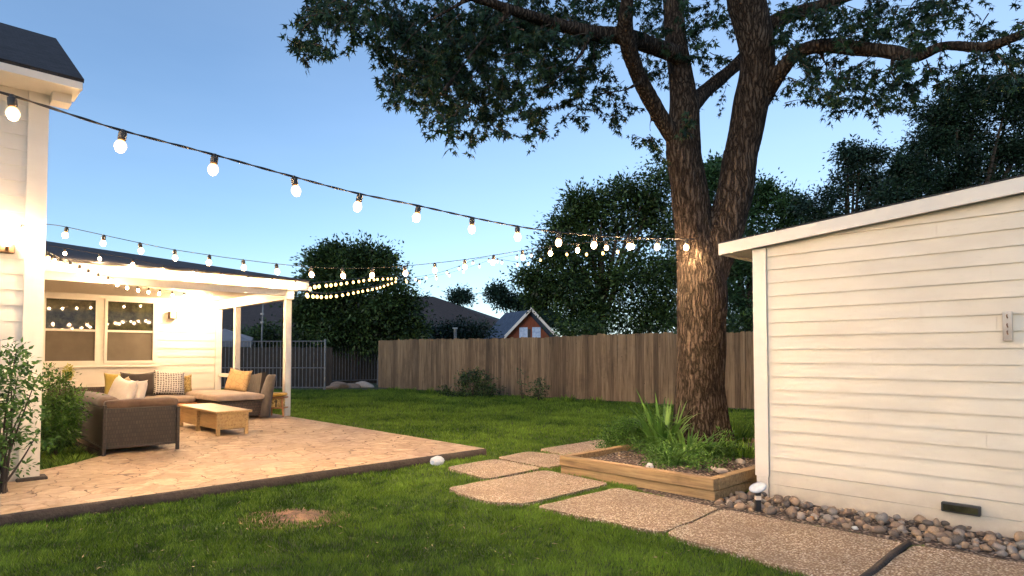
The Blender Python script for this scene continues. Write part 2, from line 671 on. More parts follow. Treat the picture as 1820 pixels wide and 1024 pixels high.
def np_mesh(name, verts, nper, faces, mat, parent=None, tint=None, origin=None, smooth=False):
    """verts (N,3); faces (F,k) int array of one constant size"""
    off = np.array(parent['_w'] if parent and '_w' in parent else (origin if origin is not None else (0, 0, 0)), dtype=np.float32)
    me = bpy.data.meshes.new(name)
    nv, (nf, k) = len(verts), faces.shape
    me.vertices.add(nv)
    me.vertices.foreach_set('co', (verts - off).astype(np.float32).ravel())
    me.loops.add(nf * k)
    me.loops.foreach_set('vertex_index', faces.astype(np.int32).ravel())
    me.polygons.add(nf)
    me.polygons.foreach_set('loop_start', np.arange(0, nf * k, k, dtype=np.int32))
    me.update(calc_edges=True)
    me.materials.append(mat)
    if smooth:
        me.polygons.foreach_set('use_smooth', [True] * nf)
    if tint is not None:
        a = me.attributes.new('tint', 'FLOAT', 'POINT')
        a.data.foreach_set('value', np.clip(tint, 0, 1).astype(np.float32))
    o = bpy.data.objects.new(name, me)
    COL.objects.link(o)
    if parent:
        o.parent = parent
    elif origin is not None:
        o.location = origin
    return o


def rand_unit(n):
    v = rng.normal(size=(n, 3))
    return v / np.linalg.norm(v, axis=1, keepdims=True)


def norm(v):
    return v / np.maximum(np.linalg.norm(v, axis=1, keepdims=True), 1e-6)


LEAF_OVAL = (np.array([(0, 0, 0), (.22, .35, .03), (0, 1, -.06), (-.22, .35, .03)]), np.array([(0, 1, 2, 3)]))
_star = [(0, 0), (.12, .06), (.50, .00), (.20, .24), (.62, .60), (.13, .42), (0, 1.12), (-.13, .42), (-.62, .60), (-.20, .24), (-.50, .00), (-.12, .06)]
LEAF_STAR = (np.array([(0, .32, .04)] + [(x, y, -.18 * abs(x) - .20 * y * y) for x, y in _star]),
             np.array([(0, i + 1, (i + 1) % 12 + 1) for i in range(12)]))


def leaves(pos, direc, size, tmpl, tint):
    """place template leaves: y axis of the template along direc"""
    tv, tf = tmpl
    n = len(pos)
    y = norm(direc)
    r = rand_unit(n) + np.array([0, 0, .9])
    x = norm(np.cross(y, r))
    z = np.cross(x, y)
    s = size[:, None, None]
    P = pos[:, None, :] + s * (tv[None, :, 0:1] * x[:, None, :] + tv[None, :, 1:2] * y[:, None, :] + tv[None, :, 2:3] * z[:, None, :])
    k = len(tv)
    Fc = (tf[None] + (np.arange(n) * k)[:, None, None]).reshape(-1, tf.shape[1])
    return P.reshape(-1, 3), Fc, np.repeat(tint, k)


def crown_points(blobs, clumps_per_m2, leaves_per_clump, clump_r):
    """blobs: (x,y,z,r[,squash]) -> positions, outward directions, clump tint"""
    PP, DD, TT = [], [], []
    for b in blobs:
        c = np.array(b[:3])
        r = b[3]
        sq = b[4] if len(b) > 4 else 1.0
        nc = max(3, int(4 * PI * r * r * clumps_per_m2))
        d = rand_unit(nc)
        rr = r * (rng.random(nc) ** .42) * (1 + .16 * rng.normal(size=nc))
        cc = c + d * rr[:, None] * np.array([1, 1, sq])
        ct = rng.random(nc) * .7 + .2 * (d[:, 2] * .5 + .5)  # random leaf tone, plus overhead light painted in: upper clumps lighter
        cr = clump_r * (.6 + .8 * rng.random(nc))
        m_ = rng.poisson(leaves_per_clump, nc)
        idx = np.repeat(np.arange(nc), m_)
        k = len(idx)
        off = rng.normal(size=(k, 3)) * cr[idx][:, None] * np.array([.62, .62, .45])
        PP.append(cc[idx] + off)
        DD.append(norm(off) + .6 * d[idx] + rand_unit(k) * .7 + np.array([0, 0, -.15]))
        TT.append(ct[idx] + .22 * rng.normal(size=k))
    return np.concatenate(PP), np.concatenate(DD), np.concatenate(TT)


# ------------------------------------------------------------------ camera, world, sun
cam = bpy.data.cameras.new('camera')
cam.sensor_width = 36
cam.lens = F_PX / 1820 * 36
cam.shift_y = (PCY - 512) / 1820
cam.clip_end = 2000
co = bpy.data.objects.new('camera', cam)
COL.objects.link(co)
co.location = (0, 0, EYE)
co.rotation_euler = (PI / 2 + PITCH, 0, 0)
sc.camera = co

SUN_EL, SUN_AZ = R(20), R(212)     # azimuth clockwise from +Y: low, behind the viewer's left shoulder
wd = bpy.data.worlds.new('World')
sc.world = wd
wd.use_nodes = True
nt = wd.node_tree
bg = nt.nodes['Background']
sky = nt.nodes.new('ShaderNodeTexSky')
sky.sky_type = 'NISHITA'
sky.sun_disc = False
sky.sun_elevation = SUN_EL
sky.sun_rotation = SUN_AZ
sky.ozone_density = 3.0
sky.air_density = 1.0
sky.dust_density = .2
tcw = nt.nodes.new('ShaderNodeTexCoord')
sepw = nt.nodes.new('ShaderNodeSeparateXYZ')
nt.links.new(tcw.outputs['Generated'], sepw.inputs[0])
# the twilight sky is paler low down and towards the right of the yard
def wm(op, a, b=None, c=None, clamp=False):
    nd = nt.nodes.new('ShaderNodeMath')
    nd.operation = op
    nd.use_clamp = clamp
    for i, v_ in enumerate((a, b, c)):
        if v_ is None:
            continue
        if isinstance(v_, (int, float)):
            nd.inputs[i].default_value = v_
        else:
            nt.links.new(v_, nd.inputs[i])
    return nd.outputs[0]
low = wm('POWER', wm('SUBTRACT', 1.0, wm('ABSOLUTE', sepw.outputs[2]), clamp=True), 2.0)
side = wm('MULTIPLY_ADD', sepw.outputs[0], .90, .36, True)
cl = nt.nodes.new('ShaderNodeTexNoise')
cl.inputs['Scale'].default_value = 2.2
cl.inputs['Detail'].default_value = 5
clm = nt.nodes.new('ShaderNodeMapping')
clm.inputs['Scale'].default_value = (1, 1, 4)
nt.links.new(tcw.outputs['Generated'], clm.inputs[0])
nt.links.new(clm.outputs[0], cl.inputs['Vector'])
wisp = wm('MULTIPLY', wm('SUBTRACT', cl.outputs['Fac'], .5), .55)
fac = wm('MULTIPLY_ADD', wm('MULTIPLY', low, wm('ADD', side, wisp)), .9, .06, True)
tint = nt.nodes.new('ShaderNodeMix')
tint.data_type = 'RGBA'
tint.blend_type = 'MULTIPLY'
tint.inputs[0].default_value = 1
nt.links.new(sky.outputs[0], tint.inputs[6])
tint.inputs[7].default_value = (.95, 1.0, 1.03, 1)
pale = nt.nodes.new('ShaderNodeMix')
pale.data_type = 'RGBA'
nt.links.new(fac, pale.inputs[0])
nt.links.new(tint.outputs[2], pale.inputs[6])
pale.inputs[7].default_value = (3.5, 4.6, 6.1, 1)
nt.links.new(pale.outputs[2], bg.inputs[0])
bg.inputs[1].default_value = .098
sl = bpy.data.lights.new('sun', 'SUN')
sl.energy = .5
sl.angle = R(25)
sl.color = (1, .76, .52)
so = bpy.data.objects.new('sun', sl)
COL.objects.link(so)
sd = Vector((math.sin(SUN_AZ) * math.cos(SUN_EL), math.cos(SUN_AZ) * math.cos(SUN_EL), math.sin(SUN_EL)))
so.rotation_euler = sd.to_track_quat('Z', 'Y').to_euler()
so.location = (0, 0, 30)
sc.view_settings.view_transform = 'Standard'
sc.view_settings.look = 'None'
sc.view_settings.exposure = 1.18
sc.view_settings.gamma = 1
sc.cycles.use_denoising = True
sc.cycles.max_bounces = 6
sc.cycles.diffuse_bounces = 3
sc.cycles.sample_clamp_indirect = 4
sc.cycles.sample_clamp_direct = 0

# ------------------------------------------------------------------ ground, patio, pavers
mb = MB()
mb.add([(-500, -60, 0), (500, -60, 0), (500, 700, 0), (-500, 700, 0)], [(0, 1, 2, 3)])
tag(mb.build('ground', M['ground']), 'lawn soil running to the horizon', None, kind='structure')

P_R = pq(gnd(862, 797, .1))      # patio front right corner
PQ_EDGE_P, PQ_EDGE_Q = P_R
patio_poly_pq = [(-6, PQ_EDGE_Q), (PQ_EDGE_P, PQ_EDGE_Q), (PQ_EDGE_P, 15.8), (.95, 15.8), (.95, 12.3), (1.6, 12.0), (1.72, 8.9), (1.25, 8.35), (.9, 8.1), (-6, 8.1)]
patio_xy = [W(*a).xy for a in patio_poly_pq]
mb = MB()
mb.prism(patio_xy, -.1, .1)
po = mb.build('patio', M['patio'])
tag(po, 'warm lit stamped stone patio slab with a dark raised edge', kind='structure')
po.data.materials.append(M['slab_edge'])
for f in po.data.polygons:
    if abs(f.normal.z) < .5:
        f.material_index = 1
# worn lip along the front edge
def wobble_strip(p0, p1, q, amp, z0, z1, w, step=.12):
    mb_ = MB()
    n = int((p1 - p0) / step)
    prev = None
    for i in range(n + 1):
        p = p0 + (p1 - p0) * i / n
        a = amp * noise.noise(Vector((p * 2.3, q, 0))) + amp * .4 * noise.noise(Vector((p * 9, q, 3)))
        ring = [W(p, q + .002, z0), W(p, q - w - a, z0), W(p, q - w * .75 - a, z1 - .015), W(p, q - w * .3 - a * .5, z1 - .002 + a * .1), W(p, q + .002, z1 - .003)]
        o = len(mb_.v)
        mb_.v += ring
        if prev is not None:
            for k in range(4):
                mb_.f.append((prev + k, o + k, o + k + 1, prev + k + 1))
        prev = o
    return mb_
st = wobble_strip(-6, PQ_EDGE_P, PQ_EDGE_Q, .022, -.02, .1, .035)
tag(st.build('patio_kerb', M['slab_edge'], smooth=True), 'dark rough concrete kerb along the patio front', kind='structure')

PAVERS = [
    ([(792, 830.5), (879, 815.5), (963.5, 831.5), (866, 851.5)], 'small aggregate paver beside the patio corner'),
    ([(882, 813), (939.5, 802), (1007.5, 810), (1006, 824), (974, 831.5)], 'aggregate paver between small paver and the planter box'),
    ([(957, 798), (1067, 781), (1105, 789), (1007.5, 809)], 'grey aggregate paver behind the planter box corner'),
    ([(793, 867), (968.5, 835), (1085, 859), (936, 894.5), (867, 892), (825, 879)], 'large aggregate slab in front of the planter box left end'),
    ([(950, 900.5), (1097, 866), (1280, 903), (1178, 946.5)], 'aggregate slab along the long planter box face'),
    ([(1180.5, 948), (1284, 904), (1612, 965.5), (1512, 1040)], 'largest aggregate slab along the river rock bed'),
    ([(1523, 1042), (1624, 967.5), (1905, 1016), (1830, 1160)], 'nearest aggregate slab past the dark joint'),
]
pav_xy = []
for poly, lab in PAVERS:
    pts = [gnd(u, v, .035) for u, v in poly]
    # soften the outline
    out = []
    n = len(pts)
    for i in range(n):
        a, b, c = pts[i - 1], pts[i], pts[(i + 1) % n]
        r_ = .10
        d1, d2 = (a - b).normalized() * r_, (c - b).normalized() * r_
        for t in (0, .33, .66, 1):
            e = (b + d1) * (1 - t) ** 2 + b * 2 * t * (1 - t) + (b + d2) * t ** 2
            out.append(e)
        L = (c - b).length
        m_ = max(2, int(L / .12))
        for k in range(1, m_):
            e = (b + d2).lerp(c + (b - c).normalized() * r_, k / m_)
            e += Vector((noise.noise(e * 4), noise.noise(e * 4 + Vector((9, 9, 9))), 0)) * .018
            out.append(e)
    pav_xy.append([p.xy for p in out])
    mb = MB()
    mb.prism([p.xy for p in out], -.03, .035)
    o = mb.build('path_slab', M['aggregate'])
    tag(o, lab, kind='structure')
# dark joint between the two nearest slabs
mb = MB()
j0, j1 = gnd(1518, 1040, .03), gnd(1614, 966.5, .03)
mb.tube([j0 + Vector((0, 0, -.004)), j0.lerp(j1, .3) + Vector((.006, 0, 0)), j0.lerp(j1, .7) + Vector((-.004, 0, .003)), j1], .024, 8)
tag(mb.build('path_joint', M['slab_edge'], smooth=True), 'dark joint strip between the two nearest path slabs', kind='structure')

# rock bed along the shed
BED = [W(4.80, 2.75), W(4.88, 2.0), W(4.90, .5), W(4.90, -2.5), W(5.65, -2.5), W(5.65, 2.9), W(5.1, 3.6), W(5.0, 3.5)]
mb = MB()
mb.prism([b.xy for b in BED], -.02, .012)
tag(mb.build('gravel_bed', M['gravel']), 'bed of fine gravel under the river rocks by the shed', kind='structure')

# bare patches in the lawn
def blob_poly(c, rx, ry, n=28, seed=0):
    return [(c.x + rx * math.cos(a) * (1 + .35 * noise.noise(Vector((math.cos(a) * 1.5, math.sin(a) * 1.5, seed)))),
             c.y + ry * math.sin(a) * (1 + .35 * noise.noise(Vector((math.cos(a) * 1.5, math.sin(a) * 1.5, seed + 5)))))
            for a in [2 * PI * k / n for k in range(n)]]
m = N('sandy bare soil')
v = m.coord()
n1 = m.noise(v, 7, 6, .7)
n2 = m.noise(v, 60, 4)
c = m.ramp(n1, [(.38, (.05, .034, .022)), (.55, (.20, .115, .068)), (.72, (.42, .27, .17))])
m.col(m.mix(m.ramp(n2, [(.5, 0), (.7, .5)]), c, (.2, .14, .1)))
m.rough(.95)
m.bump(n2, .8, .015)
M['sand'] = m.m
BARE_C = gnd(520, 922)
BARE = blob_poly(BARE_C, .46, .30, seed=3)
mb = MB()
mb.prism(BARE, -.02, .006)
tag(mb.build('bare_soil', M['sand']), 'sandy bare patch worn in the front lawn', kind='structure')
BARE2_C = gnd(150, 912)
BARE2 = blob_poly(BARE2_C, .28, .12, seed=9)
mb = MB()
mb.prism(BARE2, -.02, .005)
tag(mb.build('bare_soil', M['soil']), 'dark bare hollow against the patio kerb', kind='structure')

# ------------------------------------------------------------------ grass
def inside(px, py, poly):
    r = np.zeros(len(px), bool)
    n = len(poly)
    for i in range(n):
        x1, y1 = poly[i][0], poly[i][1]
        x2, y2 = poly[(i + 1) % n][0], poly[(i + 1) % n][1]
        cond = ((y1 > py) != (y2 > py)) & (px < (x2 - x1) * (py - y1) / ((y2 - y1) if y2 != y1 else 1e-9) + x1)
        r ^= cond
    return r


def shrink(poly, d):
    c = np.mean([[a[0], a[1]] for a in poly], axis=0)
    o = []
    for a in poly:
        v_ = np.array([a[0], a[1]]) - c
        L = np.linalg.norm(v_)
        o.append(tuple(c + v_ * max(0, (L - d)) / L))
    return o


FENCE_L, FENCE_R = gnd(672, 690), gnd(1340, 729.5)
FD = (FENCE_R - FENCE_L).normalized()
FN = Vector((-FD.y, FD.x, 0))       # away from the viewer
PL = (5.12, 8.0, 2.78, 4.60)        # planter p0 p1 q0 q1
planter_xy = [W(PL[0], PL[2]).xy, W(PL[1], PL[2]).xy, W(PL[1], PL[3]).xy, W(PL[0], PL[3]).xy]
shed_xy = [W(5.6, 2.62).xy, W(11, 2.62).xy, W(11, -4).xy, W(5.6, -4).xy]
excl = [patio_xy, planter_xy, shed_xy, BED] + [shrink(p, .012) for p in pav_xy] + [[W(-6, 7.5).xy, W(.9, 7.5).xy, W(.9, 20).xy, W(-6, 20).xy], [W(.9, 15.8).xy, W(5.5, 15.8).xy, W(5.5, 20).xy, W(.9, 20).xy]]
def vnoise2(x, y, sc_, seed):
    """cheap smooth value noise on numpy arrays"""
    g = np.random.default_rng(seed).random((64, 64))
    X, Y = x * sc_ + 500, y * sc_ + 500
    xi, yi = np.floor(X).astype(int), np.floor(Y).astype(int)
    fx, fy = X - xi, Y - yi
    fx, fy = fx * fx * (3 - 2 * fx), fy * fy * (3 - 2 * fy)
    xi %= 64
    yi %= 64
    x1, y1 = (xi + 1) % 64, (yi + 1) % 64
    return (g[xi, yi] * (1 - fx) + g[x1, yi] * fx) * (1 - fy) + (g[xi, y1] * (1 - fx) + g[x1, y1] * fx) * fy


gv, gf, gt = [], [], []
base_i = 0
for (y0, y1, dens, hgt, wid) in [(2.9, 4.6, 11000, .040, .0040), (4.6, 6.5, 7500, .043, .005), (6.5, 9.5, 3800, .048, .007), (9.5, 14, 1600, .06, .011), (14, 27, 650, .085, .018)]:
    xl, xr = -.9 * y1 - .4, .95 * y1 + .4
    n = int((xr - xl) * (y1 - y0) * dens)
    x = rng.uniform(xl, xr, n)
    y = rng.uniform(y0, y1, n)
    ok = (np.abs(x) < .88 * y + .5)
    for e in excl:
        ok &= ~inside(x, y, e)
    fx = (x - FENCE_L.x) * FN.x + (y - FENCE_L.y) * FN.y
    ok &= fx < -.25 + .3 * (vnoise2(x, y, 1.2, 5) - .5)
    ok &= ~((x < FENCE_L.x + .6) & (y > 22.6 + .8 * vnoise2(x, y, .8, 2)))
    d0 = np.hypot((x - BARE_C.x) / .31, (y - BARE_C.y) / .21)
    d0 = d0 + .8 * (vnoise2(x, y, 6, 41) - .5) + .5 * (vnoise2(x, y, 16, 42) - .5)
    ok &= rng.random(n) < np.clip((d0 - .68) * 1.5, .02, 1)
    d2 = np.hypot((x - BARE2_C.x) / .26, (y - BARE2_C.y) / .12) + .4 * (vnoise2(x, y, 12, 43) - .5)
    ok &= rng.random(n) < np.clip((d2 - .6) * 1.6, .04, 1)
    d1 = np.hypot((x - gnd(330, 938).x) / .25, (y - gnd(330, 938).y) / .07)
    ok &= rng.random(n) < np.clip(.2 + (d1 - .3) * 1.4, .15, 1)
    x, y = x[ok], y[ok]
    n = len(x)
    big = vnoise2(x, y, 1.1, 21)
    mid = vnoise2(x, y, 4.5, 22)
    fine = vnoise2(x, y, 16, 23)
    h = hgt * (.45 + .55 * rng.random(n)) * (.55 + .5 * mid + .45 * fine)
    a = rng.uniform(0, 2 * PI, n)
    # neighbouring blades lean the same way
    la = 2 * PI * vnoise2(x, y, 3.2, 24) * 2 + rng.normal(size=n) * .9
    lean = h * (.25 + .55 * rng.random(n))
    w = wid * (.6 + .7 * rng.random(n))
    P0 = np.stack([x, y, np.full(n, -.002)], 1)
    sx, sy = np.cos(a) * w, np.sin(a) * w
    lx, ly = np.cos(la) * lean, np.sin(la) * lean
    V = np.zeros((n, 5, 3))
    V[:, 0] = P0 + np.stack([-sx, -sy, 0 * x], 1) * .5
    V[:, 1] = P0 + np.stack([sx, sy, 0 * x], 1) * .5
    V[:, 2] = P0 + np.stack([sx * .42 + lx * .35, sy * .42 + ly * .35, h * .6], 1)
    V[:, 3] = P0 + np.stack([-sx * .42 + lx * .35, -sy * .42 + ly * .35, h * .6], 1)
    V[:, 4] = P0 + np.stack([lx, ly, h], 1)
    gv.append(V.reshape(-1, 3))
    b = base_i + np.arange(n)[:, None] * 5
    tri = np.array([(0, 1, 2), (0, 2, 3), (3, 2, 4)])
    gf.append((b[:, :, None] + tri[None]).reshape(-1, 3))
    t = .02 + .50 * big + .42 * (mid - .3) + .34 * (fine - .4) + .18 * rng.normal(size=n)
    gt.append(np.repeat(t, 5))
    base_i += n * 5
gob = np_mesh('grass', np.concatenate(gv), 5, np.concatenate(gf), M['grass'], tint=np.concatenate(gt))
tag(gob, 'short mown green lawn grass', None, kind='stuff')
print('grass blades', base_i // 5)

# ------------------------------------------------------------------ siding
def clip_below(poly, m_, c_):
    """keep the part of (t, z) polygon with z <= m t + c"""
    out = []
    n = len(poly)
    for i in range(n):
        a, b = poly[i], poly[(i + 1) % n]
        da, db = m_ * a[0] + c_ - a[1], m_ * b[0] + c_ - b[1]
        if da >= 0:
            out.append(a)
        if da * db < 0:
            k = da / (da - db)
            out.append((a[0] + (b[0] - a[0]) * k, a[1] + (b[1] - a[1]) * k))
    return out


def clapboard(mb_, axis, const, sign, t0, t1, z0, z1, expo, lap=.012, clip=None, holes=(), jitter=0):
    """axis 'q': wall on plane q=const facing sign; t runs along p.  axis 'p': plane p=const, t along q"""
    def pt(t, z, d):
        return W(t, const + sign * d, z) if axis == 'q' else W(const + sign * d, t, z)
    z = z0
    while z < z1 - .005:
        ze = min(z + expo, z1)
        segs = [(t0, t1)]
        for (ha, hb, hc, hd) in holes:
            if ze > hc and z < hd:
                ns = []
                for a, b in segs:
                    if ha > a:
                        ns.append((a, min(b, ha)))
                    if hb < b:
                        ns.append((max(a, hb), b))
                segs = [x for x in ns if x[1] - x[0] > .01]
        if jitter:
            cut, ns = [], []
            tj = t0 + rnd.uniform(.6, 3.0)
            while tj < t1:
                cut.append(tj)
                tj += rnd.uniform(2.2, 3.7)
            for a, b in segs:
                for c_ in cut:
                    if a + .1 < c_ < b - .1:
                        ns.append((a, c_ - .0015))
                        a = c_ + .0015
                ns.append((a, b))
            segs = ns
        for a, b in segs:
            poly = [(a, z), (b, z), (b, ze), (a, ze)]
            if clip:
                poly = clip_below(poly, *clip)
                if len(poly) < 3:
                    continue
            dj = jitter * (rnd.random() - .5)
            vs = [pt(t, zz, (lap + dj) * (1 - (zz - z) / expo) + .003) for t, zz in poly]
            fl = (sign < 0) == (axis == 'q')
            idx = tuple(range(len(vs)))
            mb_.add(vs, [idx if fl else idx[::-1]])
            # lip below the board
            if clip:
                b = min(b, (z - clip[1]) / clip[0])
                if b <= a + .01:
                    continue
            lip = [pt(a, z, 0), pt(b, z, 0), pt(b, z, lap + dj + .003), pt(a, z, lap + dj + .003)]
            mb_.add(lip, [(0, 1, 2, 3)])
        z += expo


# ------------------------------------------------------------------ house
house = thing('house', 'white clapboard house with dark roof and a covered patio on the left', 'house', W(.88, 7.57, 0))
WQ = 15.83
mb = MB()
mb.box(-5, .86, 7.59, 10.4, 0, 3.9)
clapboard(mb, 'q', 7.59, -1, -5, .80, .12, 3.9, .15, jitter=.003)
# gable end triangle
g0, g1, g2 = W(.86, 7.59, 3.9), W(.86, 10.4, 3.9), W(.86, 8.99, 4.85)
mb.add([g0, g1, g2], [(0, 1, 2)])
clapboard(mb, 'p', .86, 1, 7.6, WQ, .12, 2.6, .15)
mb.build('wall', M['siding'], house)
mb = MB()
mb.box(.70, .863, 10.4, WQ + .1, 0, 2.75)
mb.box(-5, .69, 10.4, 19.5, 0, 2.75)
mb.build('wall', M['siding'], house)
# window wall
HOLES = [(1.80, 3.98, 1.08, 2.57)]
mb = MB()
mb.box(.865, 5.34, WQ + .01, 19.5, 0, 2.9)
clapboard(mb, 'q', WQ + .01, -1, .88, 5.22, .12, 2.6, .19, lap=.014, holes=HOLES)
mb.build('wall', M['siding'], house)
# trim boards
mb = MB()
mb.box(.74, .90, 7.555, 7.585, .13, 3.92)
mb.box(.868, .90, 7.586, 7.72, .13, 3.92)
mb.build('corner_trim', M['trim'], house)
mb = MB()
mb.box(5.23, 5.37, WQ - .03, WQ + .005, .1, 2.6)
mb.box(5.341, 5.37, WQ + .006, WQ + .14, .1, 2.6)
mb.build('corner_trim', M['trim'], house)
mb = MB()
mb.bbox(.72, .96, 7.50, 7.70, .08, .128, .012)
mb.build('post_block', M['slab_edge'], house)

# windows
def window(p0, p1, z0, z1):
    wq = WQ - .005
    wo = MB()
    f = .055
    wo.box(p0, p1, wq - .05, wq, z0, z0 + f)
    wo.box(p0, p1, wq - .05, wq, z1 - f, z1)
    wo.box(p0, p0 + f, wq - .05, wq, z0 + f, z1 - f)
    wo.box(p1 - f, p1, wq - .05, wq, z0 + f, z1 - f)
    zm = (z0 + z1) / 2
    wo.box(p0 + f, p1 - f, wq - .042, wq - .004, zm - .022, zm + .022)
    w = wo.build('window', M['trim'], house)
    w['_w'] = house['_w']
    for (a, b, mat, dq) in ((z0 + f, zm - .022, 'screen', .012), (zm + .022, z1 - f, 'glass', .02)):
        g = MB()
        g.box(p0 + f, p1 - f, wq - dq - .004, wq - dq + .004, a, b)
        o = g.build('pane' if mat == 'glass' else 'insect_screen', M[mat], w)
    # a blind pulled half way inside the sash
    return w
window(1.86, 2.83, 1.12, 2.52)
window(2.94, 3.93, 1.12, 2.52)
mb = MB()
mb.box(1.80, 3.99, WQ - .028, WQ + .006, 1.04, 1.117)
mb.box(1.80, 3.99, WQ - .028, WQ + .006, 2.523, 2.58)
mb.box(1.80, 1.857, WQ - .028, WQ + .006, 1.119, 2.521)
mb.box(2.833, 2.937, WQ - .028, WQ + .006, 1.119, 2.521)
mb.box(3.933, 3.99, WQ - .028, WQ + .006, 1.119, 2.521)
mb.build('window_surround', M['trim'], house)
mb = MB()
mb.bbox(1.76, 4.03, WQ - .075, WQ - .03, 1.035, 1.065, .006)
mb.build('window_sill', M['trim'], house)
mb = MB()
mb.box(.9, 5.22, WQ - .018, WQ - .002, .1, .30)
mb.build('skirting_board', M['trim'], house)

# upper roof
mb = MB()
e0, e1 = -5.4, 1.118
def slope(mb_, a, b, c, d, th):
    n_ = (b - a).cross(d - a).normalized() * th
    vs = [a, b, c, d, a - n_, b - n_, c - n_, d - n_]
    mb_.add(vs, [(0, 1, 2, 3), (7, 6, 5, 4), (0, 4, 5, 1), (1, 5, 6, 2), (2, 6, 7, 3), (3, 7, 4, 0)])
slope(mb, W(e0, 7.14, 3.955), W(e1, 7.14, 3.955), W(e1, 8.99, 5.05), W(e0, 8.99, 5.05), .035)
slope(mb, W(e0, 8.992, 5.05), W(e1, 8.992, 5.05), W(e1, 10.85, 3.955), W(e0, 10.85, 3.955), .035)
mb.build('roof', M['shingle'], house)
mb = MB()
mb.box(e0, e1 - .01, 7.15, 7.175, 3.855, 3.925)                     # front fascia
mb.box(e0, e1 - .012, 7.176, 7.60, 3.866, 3.88)                    # soffit
slope(mb, W(e1 - .035, 7.16, 3.925), W(e1 - .008, 7.16, 3.925), W(e1 - .008, 8.99, 5.01), W(e1 - .035, 8.99, 5.01), .08)
slope(mb, W(e1 - .035, 8.99, 5.01), W(e1 - .008, 8.99, 5.01), W(e1 - .008, 10.84, 3.92), W(e1 - .035, 10.84, 3.92), .11)
mb.box(.905, e1 - .06, 7.40, 7.60, 3.775, 3.864)                     # boxed eave return
mb.build('fascia', M['trim'], house)

# patio roof : low hip
C_, E_, U_, V_ = W(5.72, 11.86, 2.80), W(.90, 11.86, 2.80), W(1.556, WQ, 3.66), W(.90, WQ, 3.66)
D_, B_ = W(5.72, 19.8, 2.80), W(.90, 19.8, 2.80)
mb = MB()
dn = Vector((0, 0, -.03))
top = [E_, C_, U_, V_, D_, B_]
mb.add(top + [t + dn for t in top], [(0, 1, 2, 3), (1, 4, 2), (3, 2, 4, 5), (9, 8, 7, 6), (8, 10, 7), (11, 10, 8, 9), (0, 6, 7, 1), (1, 7, 10, 4), (0, 3, 9, 6)])
mb.build('patio_roof', M['shingle'], house)
mb = MB()
mb.box(.90, 5.70, 11.88, 11.91, 2.59, 2.768)
mb.box(5.665, 5.70, 11.912, 19.7, 2.62, 2.766)
mb.build('patio_fascia', M['trim'], house)
mb = MB()
mb.box(.90, 5.25, 11.912, WQ, 2.60, 2.63)
mb.build('patio_ceiling', M['ceiling'], house)
mb = MB()
mb.box(5.27, 5.41, 11.915, WQ + .1, 2.40, 2.60)
mb.box(.90, 5.265, 11.97, 12.10, 2.47, 2.598)
mb.build('beam', M['trim'], house)
for k in range(8):
    q = 12.3 + k * .46
    mb = MB()
    mb.box(4.95, 5.66, q, q + .05, 2.602, 2.70)
    mb.build('rafter', M['trim'], house)
for q in (12.05, 14.73):
    mb = MB()
    mb.bbox(5.28, 5.40, q - .06, q + .06, .10, 2.397, .006, 1)
    mb.build('porch_post', M['trim'], house)
mb = MB()
mb.box(5.30, 5.38, 14.80, WQ - .04, .78, .86)
mb.build('porch_rail', M['trim'], house)

# ------------------------------------------------------------------ shed
shed = thing('shed', 'cream clapboard shed on the right with low sloping roof', 'shed', W(5.62, 2.62, 0))
SLM, SLC = -.078, 2.285 + 2.62 * .078       # underside of the rake: z = SLM q + SLC
mb = MB()
mb.add([W(5.63, 2.6, 0), W(5.63, -3.5, 0), W(5.63, -3.5, SLM * -3.5 + SLC), W(5.63, 2.6, SLM * 2.6 + SLC),
        W(10.5, 2.6, 0), W(10.5, -3.5, 0), W(10.5, -3.5, SLM * -3.5 + SLC), W(10.5, 2.6, SLM * 2.6 + SLC)],
       [(3, 2, 1, 0), (4, 5, 6, 7), (0, 1, 5, 4), (2, 3, 7, 6), (3, 0, 4, 7), (1, 2, 6, 5)])
clapboard(mb, 'p', 5.63, -1, -3.5, 2.50,   .26, 2.9, .121, lap=.015, clip=(SLM, SLC), jitter=.003)
clapboard(mb, 'q', 2.60, 1, 5.72, 10.5, .26, 2.27, .121, lap=.010)
mb.build('wall', M['shed_siding'], shed)
mb = MB()
mb.box(5.612, 5.629, -3.5, 2.50, .0, .135)
mb.box(5.616, 5.6295, -3.5, 2.50, .137, .255)
mb.build('skirt_board', M['shed_siding'], shed)
mb = MB()
mb.box(5.600, 5.626, 2.505, 2.63, .20, 2.28)
mb.box(5.627, 5.72, 2.602, 2.63, .20, 2.28)
mb.box(5.608, 5.627, 2.515, 2.62, .0, .197)
mb.build('corner_trim', M['trim'], shed)
mb = MB()
def rz(q):
    return SLM * q + SLC
def rakebox(mb_, p0, p1, q0, q1, lo, hi):
    vs = [W(p, q, rz(q) + h) for h in (lo, hi) for q in (q0, q1) for p in (p0, p1)]
    mb_.add(vs, [(0, 2, 3, 1), (4, 5, 7, 6), (0, 1, 5, 4), (2, 6, 7, 3), (0, 4, 6, 2), (1, 3, 7, 5)])
rakebox(mb, 5.53, 5.56, -3.8, 2.93, -.008, .10)
rakebox(mb, 5.561, 10.6, 2.90, 2.93, -.004, .10)
mb.build('fascia', M['trim'], shed)
mb = MB()
rakebox(mb, 5.561, 10.6, -3.8, 2.898, .012, .03)
mb.build('soffit', M['ceiling'], shed)
mb = MB()
rakebox(mb, 5.524, 10.65, -3.85, 2.938, .102, .111)
mb.build('roof', M['shingle'], shed)

